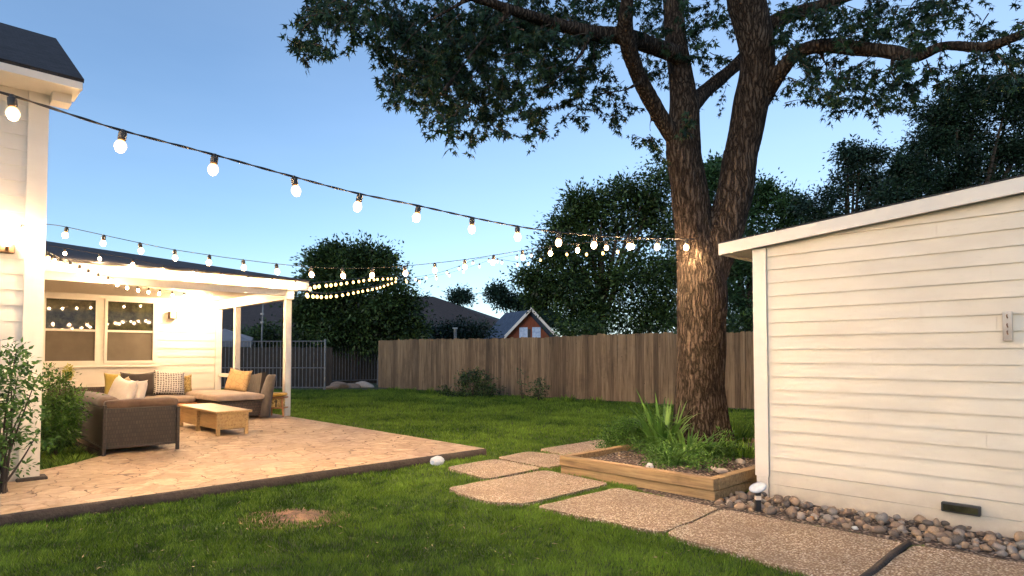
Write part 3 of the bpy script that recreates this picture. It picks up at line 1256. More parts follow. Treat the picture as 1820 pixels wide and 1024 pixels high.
# hook board on the shed wall
hb = thing('hook_board', 'small white peg board with rusty hooks on the shed wall', 'hook board', W(5.61, .77, 1.5))
mb = MB()
mb.bbox(5.585, 5.606, .742, .798, 1.40, 1.61, .004)
mb.build('board', M['trim'], hb)
RUST = m_noisy('rusty iron', (.12, .05, .03), (.25, .13, .08), 30, .8, .4)
for z in (1.585, 1.52, 1.47):
    mb = MB()
    mb.tube([W(5.586, .77, z), W(5.565, .77, z - .002), W(5.558, .768, z - .014), W(5.564, .765, z - .026)], .004, 6)
    mb.build('hook', RUST, hb)
# low black floodlight
fl = thing('floodlight', 'low black rectangular wall light near the foot of the shed wall', 'wall light', W(5.60, 1.07, .12))
mb = MB()
mb.bbox(5.565, 5.611, .95, 1.19, .135, .205, .008)
mb.build('housing', M['black_metal'], fl)
mb = MB()
mb.box(5.5625, 5.5655, .965, 1.175, .148, .192)
mb.build('lens', M['glass'], fl)

# path light
pg = gnd(1347, 911)
pl = thing('path_light', 'small black spot light with a tilted white disc head beside the shed corner', 'path light', pg)
mb = MB()
mb.bbox(pg.x - .022, pg.x + .022, pg.y - .02, pg.y + .02, .0, .17, .005, yard=False)
mb.build('body', M['black_metal'], pl)
mb = MB()
mb.bbox(pg.x - .0225, pg.x + .0225, pg.y - .0215, pg.y + .012, .105, .14, .003, yard=False)
mb.build('label_band', M['pale_plastic'], pl)
mb = MB()
mb.lathe([(.045, -.014), (.068, -.007), (.072, .003), (.064, .010), (.03, .013)], (0, 0, 0), 24)
o = mb.build('lamp_head', M['lens'], pl, smooth=True, origin=(0, 0, 0))
o.location = (.0, -.005, .205)
o.rotation_euler = (R(14), R(-24), 0)

# ------------------------------------------------------------------ planter box
plt = thing('planter_box', 'low wooden timber planter box around the big tree', 'planter box', W(PL[0], PL[2], 0))
p0, p1, q0, q1 = PL
for lvl, (za, zb, o_) in enumerate(((-.02, .094, .012), (.101, .205, -.010))):
    for (a, b, c, d) in ((p0 + o_, p0 + .09 + o_, q0, q1), (p0 + .092 + o_, p1, q0 + o_, q0 + .09 + o_), (p1 - .09, p1, q0 + .1, q1 - .1), (p0 + .092 + o_, p1, q1 - .09, q1)):
        mb = MB()
        mb.bbox(a, b, c, d, za, zb, .007)
        mb.build('timber', M['timber'], plt)
# soil surface
mb = MB()
nx, ny = 40, 26
for i in range(nx + 1):
    for j in range(ny + 1):
        p = p0 + .088 + (p1 - p0 - .18) * i / nx
        q = q0 + .088 + (q1 - q0 - .18) * j / ny
        w_ = W(p, q)
        mb.v.append(W(p, q, .15 + .05 * noise.noise(w_ * 2.2) + .02 * noise.noise(w_ * 9)))
for i in range(nx):
    for j in range(ny):
        a = i * (ny + 1) + j
        mb.f.append((a, a + ny + 1, a + ny + 2, a + 1))
tag(mb.build('planting_soil', M['gravel'], smooth=True), 'stony dark soil inside the timber planter', kind='structure')

# ------------------------------------------------------------------ stones
def stone_mesh(name, mat, seed, sq=.6):
    bm = bmesh.new()
    bmesh.ops.create_icosphere(bm, subdivisions=3, radius=1)
    for v in bm.verts:
        c = v.co.copy()
        k = 1 + .28 * noise.noise(c * 1.1 + Vector((seed * 7, 0, 0))) + .10 * noise.noise(c * 2.6 + Vector((0, seed * 5, 0)))
        v.co = Vector((c.x * k, c.y * k * .78, c.z * k * sq))
    for f in bm.faces:
        f.smooth = True
    me = bpy.data.meshes.new(name)
    bm.to_mesh(me)
    bm.free()
    me.materials.append(mat)
    return me
stone_kinds = []
names = ['brown', 'grey', 'tan', 'dark']
for i, mt in enumerate(STONES):
    for k in range(3):
        stone_kinds.append((stone_mesh('river_rock', mt, i * 3 + k, .55 + .12 * k), names[i]))

def put_stone(me, loc, r, label, group, name='river_rock', squ=1.0):
    o = bpy.data.objects.new(name, me)
    COL.objects.link(o)
    o.location = loc
    o.scale = (r, r * rnd.uniform(.8, 1.1), r * squ * rnd.uniform(.85, 1.1))
    o.rotation_euler = (rnd.uniform(-.3, .3), rnd.uniform(-.3, .3), rnd.uniform(0, 6.28))
    return tag(o, label, 'rock', group)
placed = []
tries = 0
while len(placed) < 215 and tries < 9000:
    tries += 1
    q = rnd.uniform(.2, 2.72)
    near = q < 1.0
    lo = 5.06 if q < 2.2 else 5.06 - (q - 2.2) * .25
    p = rnd.uniform(lo, 5.575)
    r = rnd.choice([.022, .026, .03, .034, .04, .05]) * (1.1 if near else 1)
    if p + r > 5.60:
        continue
    w_ = W(p, q)
    if any((w_.xy - a[0]).length < (r + a[1]) * .72 for a in placed):
        continue
    if (w_.xy - pg.xy).length < .05:
        continue
    placed.append((w_.xy, r))
    me, nm = rnd.choice(stone_kinds)
    size = 'small' if r < .03 else ('medium' if r < .045 else 'large')
    side = 'against the shed wall' if p > 5.42 else ('in the middle of the rock bed' if p > 5.22 else 'along the slab edge')
    put_stone(me, (w_.x, w_.y, .012 + r * .38 + (.025 if rnd.random() < .3 and p > 5.25 else 0)), r, '%s %s river rock %s' % (size, nm, side), 'river rocks along the shed')
for (u, v, r, mk, lab) in ((1443, 928, .028, 'stone_amber', 'amber coloured round rock at the slab edge of the rock bed'),
                           (1520, 944, .022, 'stone_white', 'white quartz pebble at the slab edge of the rock bed'),
                           (1296, 900, .038, 'stone_pale', 'pale angular rock in front of the planter corner'),
                           (1282, 893, .026, 'stone_amber', 'amber rock beside the planter corner foot')):
    g = gnd(u, v)
    put_stone(stone_mesh('river_rock', M[mk], 40 + r * 900, .65), (g.x, g.y, .012 + r * .5), r, lab, 'river rocks along the shed')
for i, (u, v, r) in enumerate(((1275, 882, .03), (1312, 897, .03), (1330, 888, .035), (1318, 880, .03), (1300, 884, .024), (1335, 900, .026))):
    g = gnd(u, v)
    put_stone(stone_kinds[(i * 5) % 12][0], (g.x, g.y, .02), r, 'rock lying between the planter corner and the shed corner', 'rocks between planter and shed')
# stones inside the planter
for (u, v, r, mk, lab, sq_) in ((1155, 828, .035, 'stone_white', 'upright white stone inside the planter', 1.9),
                                (1283, 836, .055, 'stone_pale', 'flat pale stone at the planter corner', .8),
                                (1298, 842, .04, 'stone_pale', 'smaller pale stone beside the flat one in the planter', .8),
                                (1268, 832, .035, 'stone_pale', 'pale stone left of the flat one in the planter', .8),
                                (1316, 820, .05, 'stone_pale', 'grey rock at the back right of the planter', 1.0)):
    g = gnd(u, v, .19)
    put_stone(stone_mesh('stone', M[mk], u * .1, .6), (g.x, g.y, .185), r, lab, None, 'stone', sq_)

# ------------------------------------------------------------------ big tree
TREE_Y = 7.85
tb = gnd(1248, 795, .12)
TB = Vector((tb.x, TREE_Y, 0))
big = thing('shade_tree', 'huge forked shade tree rising from the timber planter', 'tree', TB)
def smooth_path(pts, rad, step=.05):
    """catmull-rom"""
    P = [pts[0] * 2 - pts[1]] + pts + [pts[-1] * 2 - pts[-2]]
    Rr = [rad[0]] + rad + [rad[-1]]
    op, orr = [], []
    for i in range(1, len(P) - 2):
        n = max(2, int((P[i + 1] - P[i]).length / step))
        for k in range(n):
            t = k / n
            a, b, c, d = P[i - 1], P[i], P[i + 1], P[i + 2]
            op.append(.5 * ((2 * b) + (c - a) * t + (2 * a - 5 * b + 4 * c - d) * t * t + (3 * b - a - 3 * c + d) * t ** 3))
            orr.append(Rr[i] + (Rr[i + 1] - Rr[i]) * t)
    op.append(P[-2])
    orr.append(Rr[-2])
    return op, orr
def limb(mb_, spec, seg=20, step=.05):
    """spec: (u, v, Y, width px)"""
    pts = [at(u, v, Y) for u, v, Y, w in spec]
    rad = [w * .5 * Y / F_PX for u, v, Y, w in spec]
    a, b = smooth_path(pts, rad, step)
    mb_.tube(a, b, seg)
    return a
T = TREE_Y
tr = MB()
limb(tr, [(1250, 815, T, 122), (1249, 790, T, 104), (1247, 755, T, 92), (1245, 690, T, 84), (1246, 600, T, 84), (1247, 530, T, 86), (1244, 470, T, 84), (1232, 430, T, 66)], 28)
limb(tr, [(1250, 500, T, 70), (1236, 440, T, 68), (1228, 370, T, 64), (1219, 300, T, 62), (1214, 240, T, 60), (1216, 190, T, 52), (1209, 130, T + .1, 42), (1200, 60, T + .2, 38), (1196, 0, T + .3, 35), (1190, -90, T + .4, 28), (1170, -220, T + .5, 18)], 24)
limb(tr, [(1252, 500, T, 70), (1272, 440, T, 72), (1300, 370, T, 64), (1316, 280, T, 57), (1334, 190, T, 62), (1346, 100, T - .1, 60), (1326, 0, T - .2, 66), (1310, -80, T - .3, 52), (1300, -220, T - .4, 30)], 24)
stems = []
stems.append(limb(tr, [(1215, 262, T, 30), (1192, 236, T - .1, 30), (1163, 190, T - .3, 29), (1133, 130, T - .6, 28), (1112, 62, T - .9, 30), (1114, 0, T - 1.1, 24), (1118, -100, T - 1.2, 16)], 14))
stems.append(limb(tr, [(1210, 100, T, 34), (1165, 84, T - .3, 30), (1110, 66, T - .7, 30), (1050, 58, T - 1.1, 26), (985, 42, T - 1.4, 23), (910, 18, T - 1.7, 20), (840, -5, T - 1.9, 16), (740, -35, T - 2.2, 11)], 14))
stems.append(limb(tr, [(1228, 188, T, 34), (1256, 160, T + .3, 26), (1292, 130, T + .5, 23), (1330, 95, T + .6, 24), (1366, 46, T + .5, 28), (1420, 22, T + .4, 26), (1480, 4, T + .3, 20), (1560, -25, T + .2, 14)], 14))
stems.append(limb(tr, [(1352, 175, T, 40), (1378, 140, T - .2, 30), (1412, 99, T - .4, 25), (1456, 82, T - .6, 24), (1522, 86, T - .9, 25), (1590, 93, T - 1.2, 24), (1628, 101, T - 1.35, 21), (1679, 82, T - 1.6, 19), (1746, 84, T - 1.9, 18), (1795, 70, T - 2.1, 17), (1860, 40, T - 2.4, 14)], 14))
# secondary limbs feeding the foliage
for sp in ([(1050, 58, T - 1.1, 12), (1030, 100, T - 1.3, 9), (990, 140, T - 1.6, 7), (940, 180, T - 1.8, 4), (915, 215, T - 1.9, 2)],
           [(910, 18, T - 1.7, 12), (860, 70, T - 1.8, 9), (820, 120, T - 2, 6), (790, 160, T - 2.1, 4), (760, 185, T - 2.2, 2)],
           [(840, -5, T - 1.9, 10), (760, 40, T - 2.0, 7), (710, 90, T - 2.1, 5), (680, 140, T - 2.2, 2)],
           [(740, -35, T - 2.2, 8), (660, -10, T - 2.4, 6), (600, 20, T - 2.5, 4), (555, 60, T - 2.6, 2)],
           [(1140, 145, T - .6, 8), (1110, 160, T - .8, 6), (1060, 170, T - 1, 4), (1030, 205, T - 1.1, 2)],
           [(1163, 190, T - .3, 7), (1155, 220, T - .2, 4), (1160, 262, T - .1, 2)],
           [(1456, 82, T - .6, 9), (1470, 120, T - .5, 6), (1500, 165, T - .4, 4), (1540, 205, T - .3, 2)],
           [(1590, 93, T - 1.2, 9), (1585, 130, T - 1.3, 6), (1610, 160, T - 1.4, 3)],
           [(1522, 86, T - .9, 9), (1550, 50, T - 1, 6), (1610, 20, T - 1.2, 4), (1690, 0, T - 1.4, 2)],
           [(1746, 84, T - 1.9, 7), (1745, 110, T - 2, 4), (1695, 145, T - 2, 2)]):
    limb(tr, sp, 8, .08)
# hidden crown limbs above the frame
for k in range(9):
    a = 2 * PI * k / 9 + .3
    s0 = at(1260, -60 - 15 * k, T)
    e = s0 + Vector((math.cos(a) * 3.2, math.sin(a) * 3.2, 1.2 + .4 * (k % 3)))
    pts, rad = smooth_path([s0, s0.lerp(e, .4) + Vector((0, 0, .35)), s0.lerp(e, .75) + Vector((0, 0, .3)), e], [.09, .06, .035, .012], .15)
    tr.tube(pts, rad, 8)
tmp = tr.build('trunk', M['bark'])
md = tmp.modifiers.new('r', 'REMESH')
md.mode = 'VOXEL'
md.voxel_size = .016
dg = bpy.context.evaluated_depsgraph_get()
ev = tmp.evaluated_get(dg)
me = bpy.data.meshes.new_from_object(ev)
bpy.data.objects.remove(tmp)
nv = len(me.vertices)
co_ = np.zeros(nv * 3, np.float32)
no_ = np.zeros(nv * 3, np.float32)
me.vertices.foreach_get('co', co_)
me.vertices.foreach_get('normal', no_)
co_, no_ = co_.reshape(-1, 3).astype(float), no_.reshape(-1, 3)
# relax the voxel steps, then push bark ridges out
ed = np.zeros(len(me.edges) * 2, np.int32)
me.edges.foreach_get('vertices', ed)
ed = ed.reshape(-1, 2)
for _ in range(6):
    acc = np.zeros_like(co_)
    cnt = np.zeros(nv)
    np.add.at(acc, ed[:, 0], co_[ed[:, 1]])
    np.add.at(acc, ed[:, 1], co_[ed[:, 0]])
    np.add.at(cnt, ed[:, 0], 1)
    np.add.at(cnt, ed[:, 1], 1)
    co_ = .4 * co_ + .6 * acc / np.maximum(cnt, 1)[:, None]
disp = np.array([noise.noise(Vector((c[0] * 24, c[1] * 24, c[2] * 2.6))) + .6 * abs(noise.noise(Vector((c[0] * 44, c[1] * 44, c[2] * 5)))) for c in co_])
lump = np.array([noise.noise(Vector((c[0] * 3, c[1] * 3, c[2] * 2.2))) for c in co_])
dist_axis = np.clip((co_[:, 2] < 3.9) * 1.0, .45, 1)
flare = np.clip((.75 - co_[:, 2]) / .6, 0, 1) ** 1.6
ang = np.arctan2(co_[:, 1] - TB.y, co_[:, 0] - TB.x)
co_ += no_ * ((disp * .010 * dist_axis + lump * .024 * dist_axis) + flare * (.035 + .05 * np.maximum(0, np.sin(ang * 5 + .8))))[:, None]
co_ -= np.array(TB)
me.vertices.foreach_set('co', co_.astype(np.float32).ravel())
me.polygons.foreach_set('use_smooth', [True] * len(me.polygons))
me.update()
me.materials.clear()
me.materials.append(M['bark'])
o = bpy.data.objects.new('trunk', me)
COL.objects.link(o)
o.parent = big
print('trunk verts', nv)

# foliage on twigs
CAN = [(560, 45, 42), (600, 12, 38), (640, 25, 42), (545, 82, 20), (572, 12, 30), (700, 60, 48), (735, 110, 55), (700, 150, 34), (780, 160, 55), (760, 45, 65), (840, 60, 75), (850, 150, 62),
       (800, 198, 34), (835, 238, 20), (868, 215, 26), (920, 90, 75), (925, 180, 45), (955, 230, 20), (1000, 85, 62), (995, 155, 46), (1060, 125, 44), (1025, 200, 24), (1080, 170, 34), (1108, 205, 26),
       (1150, 232, 18), (1060, 25, 58), (1162, 265, 16), (1150, 30, 50), (1165, 120, 34), (1245, 25, 42), (1262, 105, 26), (1232, 90, 22), (1290, 25, 24), (1210, 215, 14), (690, 20, 40), (760, 80, 60), (820, 110, 65), (900, 40, 70), (980, 30, 60),
       (1420, 35, 45), (1500, 45, 55), (1570, 40, 52), (1430, 108, 34), (1480, 138, 44), (1422, 158, 26), (1540, 145, 46), (1600, 130, 44), (1470, 188, 26), (1540, 190, 26), (1598, 172, 30), (1655, 118, 26),
       (1628, 48, 40), (1690, 25, 24), (1752, 60, 26), (1690, 148, 16), (1742, 108, 24), (1790, 100, 26), (1805, 62, 26), (1762, 132, 16), (1700, 125, 16), (1390, 60, 20), (1660, 10, 30)]
LP, LD, LS, LT = [], [], [], []
tw = MB()
def twig_cluster(c0, length, nleaf):
    d = Vector((rnd.uniform(-1, 1), rnd.uniform(-1, 1), rnd.uniform(-.75, .35))).normalized()
    pts = [c0 - d * length * .5]
    for k in range(5):
        d = (d + Vector((rnd.uniform(-.3, .3), rnd.uniform(-.3, .3), rnd.uniform(-.35, .12)))).normalized()
        pts.append(pts[-1] + d * length / 5)
    tw.tube(pts, [.006, .005, .004, .0035, .0025, .0015], 4, False)
    t0 = rnd.uniform(0, .6)
    for k, pt in enumerate(pts[1:]):
        for j in range(nleaf):
            a = rnd.uniform(0, 2 * PI)
            dv = Vector((math.cos(a), math.sin(a), rnd.uniform(-1.1, .1)))
            dv = (dv + d * .4).normalized()
            pet = pt + dv * rnd.uniform(.01, .05)
            LP.append(tuple(pet))
            LD.append(tuple(dv))
            LS.append(rnd.uniform(.048, .088))
            LT.append(t0 + rnd.uniform(-.15, .4))
for (u, v, r) in CAN:
    n = max(3, int(r * r / (100 if u < 1040 else 118)))
    Yc = T - abs(u - 1240) / 330 * .9 + rnd.uniform(-.5, .5)
    for k in range(n):
        a, rr = rnd.uniform(0, 2 * PI), r * math.sqrt(rnd.random())
        c0 = at(u + rr * math.cos(a), v + rr * math.sin(a) * .9, Yc + rnd.uniform(-.9, .9))
        twig_cluster(c0, rnd.uniform(.16, .36), 4 if rnd.random() < .6 else 3)
vis = len(LP)
# crown above the frame
for k in range(620):
    a, rr = rnd.uniform(0, 2 * PI), 4.3 * math.sqrt(rnd.random())
    c0 = Vector((TB.x + rr * math.cos(a), TB.y + rr * math.sin(a) * .85, rnd.uniform(6.2, 8.8) - rr * .12))
    twig_cluster(c0, .45, 4)
Pv, Fv, Tv = leaves(np.array(LP), np.array(LD), np.array(LS), LEAF_STAR, np.array(LT))
np_mesh('crown', Pv, 13, Fv, M['leaf_tree'], big, Tv)
tw.build('twigs', M['far_bark'], big)
print('leaves', len(LP), vis)

# ------------------------------------------------------------------ background trees
def bg_tree(name, label, blobs_px, Y, mat, leaf=.13, dens=3.2, per=26, clump=.30, group='trees beyond the fences', cat='tree', depth=.35, trunk_u=None, fill=True):
    leaf *= 1.0
    dens *= .75
    per *= 3.6
    clump *= 1.35
    blobs_px = [(u + rnd.uniform(-.12, .12) * r, v + rnd.uniform(-.15, .15) * r, r * rnd.uniform(.72, 1.02)) for u, v, r in blobs_px]
    """blobs (u, v, r px); Y distance"""
    us = [b[0] for b in blobs_px]
    cu = trunk_u if trunk_u is not None else sum(us) / len(us)
    base = at(cu, 631, Y)
    base.z = 0
    t = thing(name, label, cat, base, group)
    bl = []
    for (u, v, r) in blobs_px:
        rm = r * Y / F_PX
        c = at(u, v, Y + rnd.uniform(-1, 1) * depth * rm * 2)
        bl.append((c.x, c.y, max(c.z, rm * .5), rm))
    sat = []
    for b in bl:
        for _ in range(4):
            dv = Vector((rnd.gauss(0, 1), rnd.gauss(0, 1), rnd.gauss(.4, .8))).normalized() * b[3] * rnd.uniform(.85, 1.2)
            sat.append((b[0] + dv.x, b[1] + dv.y, b[2] + dv.z, b[3] * rnd.uniform(.18, .42)))
    P_, D_2, T_ = crown_points(bl + sat, dens, per, clump)
    ok = P_[:, 2] > .05
    P_, D_2, T_ = P_[ok], D_2[ok], T_[ok]
    S_ = leaf * (.6 + .8 * rng.random(len(P_)))
    V2, F2, T2 = leaves(P_, D_2, S_, LEAF_OVAL, T_)
    np_mesh('crown', V2, 4, F2, mat, t, T2)
    mbt = MB()
    topz = max(b[2] for b in bl)
    cx = sum(b[0] for b in bl) / len(bl)
    cy = sum(b[1] for b in bl) / len(bl)
    rt = .025 * topz + .04
    tp = [base + Vector((0, 0, -.1)), Vector((base.x * .7 + cx * .3, base.y * .7 + cy * .3, topz * .35)), Vector((cx, cy, topz * .72))]
    a_, b_ = smooth_path(tp, [rt, rt * .75, rt * .2], .4)
    mbt.tube(a_, b_, 8)
    for b in bl[:14]:
        s0 = a_[len(a_) // 3 + rnd.randrange(max(1, len(a_) // 3))]
        e = Vector(b[:3])
        if (e - s0).length > .3:
            pts, rad = smooth_path([s0, s0.lerp(e, .5) + Vector((0, 0, .1)), e], [rt * .4, rt * .25, rt * .08], .4)
            mbt.tube(pts, rad, 6)
    mbt.build('trunk', M['far_bark'], t)
    return t
bg_tree('round_tree', 'dark round tree beyond the metal fence behind the string lights',
        [(585, 480, 28), (615, 462, 26), (640, 455, 24), (600, 500, 40), (655, 490, 36), (690, 505, 28), (560, 520, 34), (620, 540, 52), (690, 550, 44), (722, 560, 26), (560, 570, 36), (640, 585, 40), (545, 560, 24), (728, 592, 20), (595, 455, 12), (570, 468, 12), (678, 462, 8), (680, 590, 36), (590, 600, 30)], 27, M['leaf_a'], .17, 3.6, 26, .34)
bg_tree('far_tree', 'small far tree above the brown roof ridge', [(818, 527, 6), (813, 531, 5), (826, 529, 5)], 52, M['leaf_d'], .22, 3, 18, .4)
bg_tree('far_tree', 'bluish far tree line left of the little cottage', [(885, 530, 12), (905, 537, 14), (925, 540, 14), (945, 545, 16), (882, 522, 7), (960, 560, 20), (985, 565, 20)], 60, M['leaf_d'], .3, 2.4, 18, .5)
bg_tree('broad_tree', 'tall dark broadleaf tree left of the forked trunk',
        [(1150, 345, 32), (1110, 350, 30), (1175, 320, 22), (1070, 375, 30), (1040, 385, 22), (1130, 400, 50), (1180, 400, 44), (1060, 430, 44), (1010, 440, 28), (985, 460, 26), (1000, 500, 44), (960, 500, 26), (945, 492, 16), (955, 528, 14), (1060, 500, 52), (1130, 480, 60), (1190, 500, 50), (1018, 560, 34), (1060, 570, 48), (1130, 560, 50), (1190, 570, 44), (1030, 358, 10), (1000, 405, 12)], 24, M['leaf_a'], .15, 3.2, 26, .32)
bg_tree('green_tree', 'lighter green tree seen between the two trunk stems',
        [(1270, 315, 24), (1255, 345, 30), (1290, 370, 40), (1340, 355, 26), (1365, 345, 14), (1250, 420, 44), (1330, 400, 44), (1390, 385, 28), (1410, 370, 14), (1400, 430, 36), (1330, 460, 44), (1430, 410, 20), (1270, 300, 12), (1260, 480, 50), (1350, 520, 50), (1300, 560, 50), (1420, 480, 50)], 27, M['leaf_b'], .16, 3.0, 24, .30)
bg_tree('loose_tree', 'loose pointed tree above the shed roof',
        [(1528, 275, 14), (1520, 300, 20), (1500, 325, 26), (1545, 320, 26), (1480, 355, 28), (1530, 360, 36), (1570, 330, 18), (1500, 400, 40), (1450, 390, 16), (1440, 362, 12), (1560, 400, 40), (1460, 430, 26), (1555, 280, 10), (1505, 268, 8)], 24, M['leaf_d'], .13, 2.8, 20, .26)
bg_tree('pine_tree', 'tall near black pine at the right edge above the shed',
        [(1700, 180, 28), (1730, 170, 26), (1670, 205, 30), (1660, 240, 34), (1720, 230, 50), (1790, 190, 45), (1800, 160, 24), (1640, 280, 36), (1620, 320, 36), (1600, 300, 22), (1690, 300, 55), (1770, 280, 60), (1830, 230, 60), (1620, 360, 40), (1700, 370, 55), (1790, 360, 60), (1850, 320, 60), (1850, 180, 40), (1640, 400, 40), (1585, 350, 22)], 21, M['leaf_c'], .11, 5.0, 34, .24)
bg_tree('low_tree', 'dark hedge trees below the pine behind the shed', [(1600, 430, 50), (1700, 440, 60), (1800, 430, 60), (1500, 450, 50)], 19, M['leaf_c'], .12, 3, 24, .3)
# bushes past the fences
bg_tree('bush', 'dark bush behind the left run of the metal fence', [(440, 610, 22), (475, 600, 26), (510, 605, 24), (410, 625, 18), (540, 610, 24)], 30, M['leaf_a'], .14, 4, 22, .3, 'bushes beyond the fences', 'bush')
bg_tree('bush', 'dark bush behind the right run of the metal fence', [(590, 620, 22), (625, 625, 24), (660, 620, 22), (600, 650, 22), (650, 650, 22), (560, 640, 22)], 31, M['leaf_a'], .14, 4, 22, .3, 'bushes beyond the fences', 'bush')
bg_tree('bush', 'dark hedge between the wooden fence and the little cottage', [(790, 592, 13), (825, 590, 15), (852, 592, 11), (768, 600, 14)], 33, M['leaf_c'], .16, 4, 22, .35, 'bushes beyond the fences', 'bush')
bg_tree('bush', 'dark foliage right of the little cottage above the wooden fence', [(1012, 595, 16), (1040, 598, 18), (1240, 590, 30), (1290, 590, 26), (1330, 580, 24)], 20, M['leaf_a'], .12, 4, 22, .25, 'bushes beyond the fences', 'bush')

# ------------------------------------------------------------------ neighbour buildings
bh = thing('neighbour_house', 'large neighbouring house with long dark brown shingled roof', 'house', at(690, 631, 46) * 1.0)
bh['_w'] = tuple(bh.location)
def poly_at(lst):
    return [at(u, v, Y) for u, v, Y in lst]
rl, rr_, el, er = at(350, 516, 50), at(800, 524, 50), at(330, 600, 42), at(1010, 600, 42)
rr2 = at(1000, 552, 50)
r0, r1 = at(340, 500, 52), at(770, 527, 52)
r0.z = r1.z
e0_, e1_ = at(300, 602, 43), at(960, 602, 43)
e0_.z = e1_.z = 2.5
hb_ = at(1010, 570, 58)
hb_.z = 2.5
b0_ = at(330, 570, 62)
b0_.z = 2.5
mb = MB()
mb.add([e0_, e1_, r1, r0, hb_, b0_], [(0, 1, 2, 3), (1, 4, 2), (3, 2, 4, 5), (0, 3, 5)])
mb.build('roof', M['shingle_brown'], bh)
mb = MB()
ins = [e0_.lerp(hb_, .03), e1_.lerp(b0_, .03), hb_.lerp(e0_, .03), b0_.lerp(e1_, .03)]
mb.add([Vector((a.x, a.y, 0)) for a in ins] + [Vector((a.x, a.y, 2.52)) for a in ins], [(0, 1, 5, 4), (1, 2, 6, 5), (2, 3, 7, 6), (3, 0, 4, 7)])
mb.build('wall', m_noisy('dull brown wall', (.10, .07, .05), (.16, .12, .09), 2, .9, .2), bh)

# small gable cottage
CY = 38.0
cb_ = at(925, 631, CY)
cb_.z = 0
cot = thing('cottage', 'little red brown cottage with slate blue roof beyond the wooden fence', 'cottage', cb_)
ap = at(938, 556, CY)
gl, gr = at(898, 598, CY + .3), at(976, 598, CY - .3)
gl.z = gr.z = min(gl.z, gr.z)
back = Vector((-2.6, 2.6, 0)) * 1.0
lb = at(862, 598, CY + 2.8)
back = Vector((lb.x - gl.x, lb.y - gl.y, 0))
mb = MB()
mb.add([gl, gr, ap, Vector((gl.x, gl.y, 0)), Vector((gr.x, gr.y, 0))], [(0, 3, 4, 1), (0, 1, 2)])
mb.add([gl, gl + back, Vector((gl.x, gl.y, 0)) + back, Vector((gl.x, gl.y, 0))], [(0, 1, 2, 3)])
mb.add([gr, gr + back, Vector((gr.x, gr.y, 0)) + back, Vector((gr.x, gr.y, 0))], [(0, 3, 2, 1)])
mb.build('wall', M['brick_red'], cot)
ov = (gl - gr).normalized() * .25
fr = -back.normalized() * .35
apo = ap + Vector((0, 0, .1))
mb = MB()
slope(mb, gl + ov + fr + Vector((0, 0, -.12)), apo + fr, apo + back, gl + ov + back + Vector((0, 0, -.12)), -.08)
slope(mb, gr - ov + fr + Vector((0, 0, -.12)), gr - ov + back + Vector((0, 0, -.12)), apo + back, apo + fr, -.08)
mb.build('roof', M['shingle_blue'], cot)
mb = MB()
for a in (gl + ov, gr - ov):
    s0 = a + fr * 1.1 + Vector((0, 0, -.14))
    s1 = apo + fr * 1.1
    n_ = Vector((0, 0, .2))
    t_ = -back.normalized() * .06
    mb.add([s0, s1, s1 + n_, s0 + n_, s0 + t_, s1 + t_, s1 + n_ + t_, s0 + n_ + t_], [(0, 3, 2, 1), (4, 5, 6, 7), (0, 1, 5, 4), (2, 3, 7, 6)])
mb.build('bargeboard', M['trim'], cot)
dwall = (gr - gl).normalized()
for k, uu in enumerate((929, 952)):
    w0 = gl.lerp(gr, (uu - 898) / 78.0)
    w0.z = at(uu, 598, CY).z
    mb = MB()
    a0 = w0 + fr.normalized() * .03 - dwall * .22
    mb.add([a0 + Vector((0, 0, -.3)), a0 + dwall * .5 + Vector((0, 0, -.3)), a0 + dwall * .5 + Vector((0, 0, .55)), a0 + Vector((0, 0, .55))] + [x + fr.normalized() * .04 for x in
           (a0 + Vector((0, 0, -.3)), a0 + dwall * .5 + Vector((0, 0, -.3)), a0 + dwall * .5 + Vector((0, 0, .55)), a0 + Vector((0, 0, .55)))],
           [(4, 5, 6, 7), (0, 1, 5, 4), (1, 2, 6, 5), (2, 3, 7, 6), (3, 0, 4, 7)])
    mb.build('window', M['curtain'], cot)
mb = MB()
w0 = gl.lerp(gr, (941 - 898) / 78.0) + fr.normalized() * .02
mb.add([w0 + Vector((-.15, 0, -.4)), w0 + Vector((.2, 0, -.4)), w0 + Vector((.2, 0, .45)), w0 + Vector((-.15, 0, .45))], [(0, 1, 2, 3)])
mb.build('doorway', M['black_metal'], cot)
# white vent chimney, mast, tent
vc = at(809, 598, 30)
ch = thing('vent_pipe', 'small white roof vent above the wooden fence left of the cottage', 'vent', Vector((vc.x, vc.y, 0)))
mb = MB()
mb.bbox(vc.x - .07, vc.x + .07, vc.y - .07, vc.y + .07, 0, at(809, 585, 30).z, .01, yard=False)
mb.build('pipe', M['grey_metal'], ch)
mb = MB()
zt = at(809, 585, 30).z
mb.bbox(vc.x - .11, vc.x + .11, vc.y - .11, vc.y + .11, zt, zt + .07, .01, yard=False)
mb.build('cap', M['trim'], ch)
ms = at(463, 600, 28)
ma = thing('mast', 'thin pale mast seen between the two porch posts', 'mast', Vector((ms.x, ms.y, 0)))
mb = MB()
mb.tube([(ms.x, ms.y, 0), (ms.x + .1, ms.y, at(466, 536, 28).z)], .035, 8)
mb.build('pole', M['grey_metal'], ma)
mb = MB()
for z_ in (at(463, 575, 28).z, at(463, 560, 28).z):
    mb.bbox(ms.x - .01, ms.x + .13, ms.y - .05, ms.y + .05, z_, z_ + .09, .01, yard=False)
mb.build('bracket', M['grey_metal'], ma)
tc_ = at(405, 600, 27)
tn = thing('tent', 'pale peaked garden tent roof seen past the porch corner', 'tent', Vector((tc_.x, tc_.y, 0)))
a_, b_, c_ = at(380, 606, 26), at(446, 606, 26), at(398, 584, 27.5)
d_ = at(450, 600, 29)
e_ = at(375, 600, 29)
mb = MB()
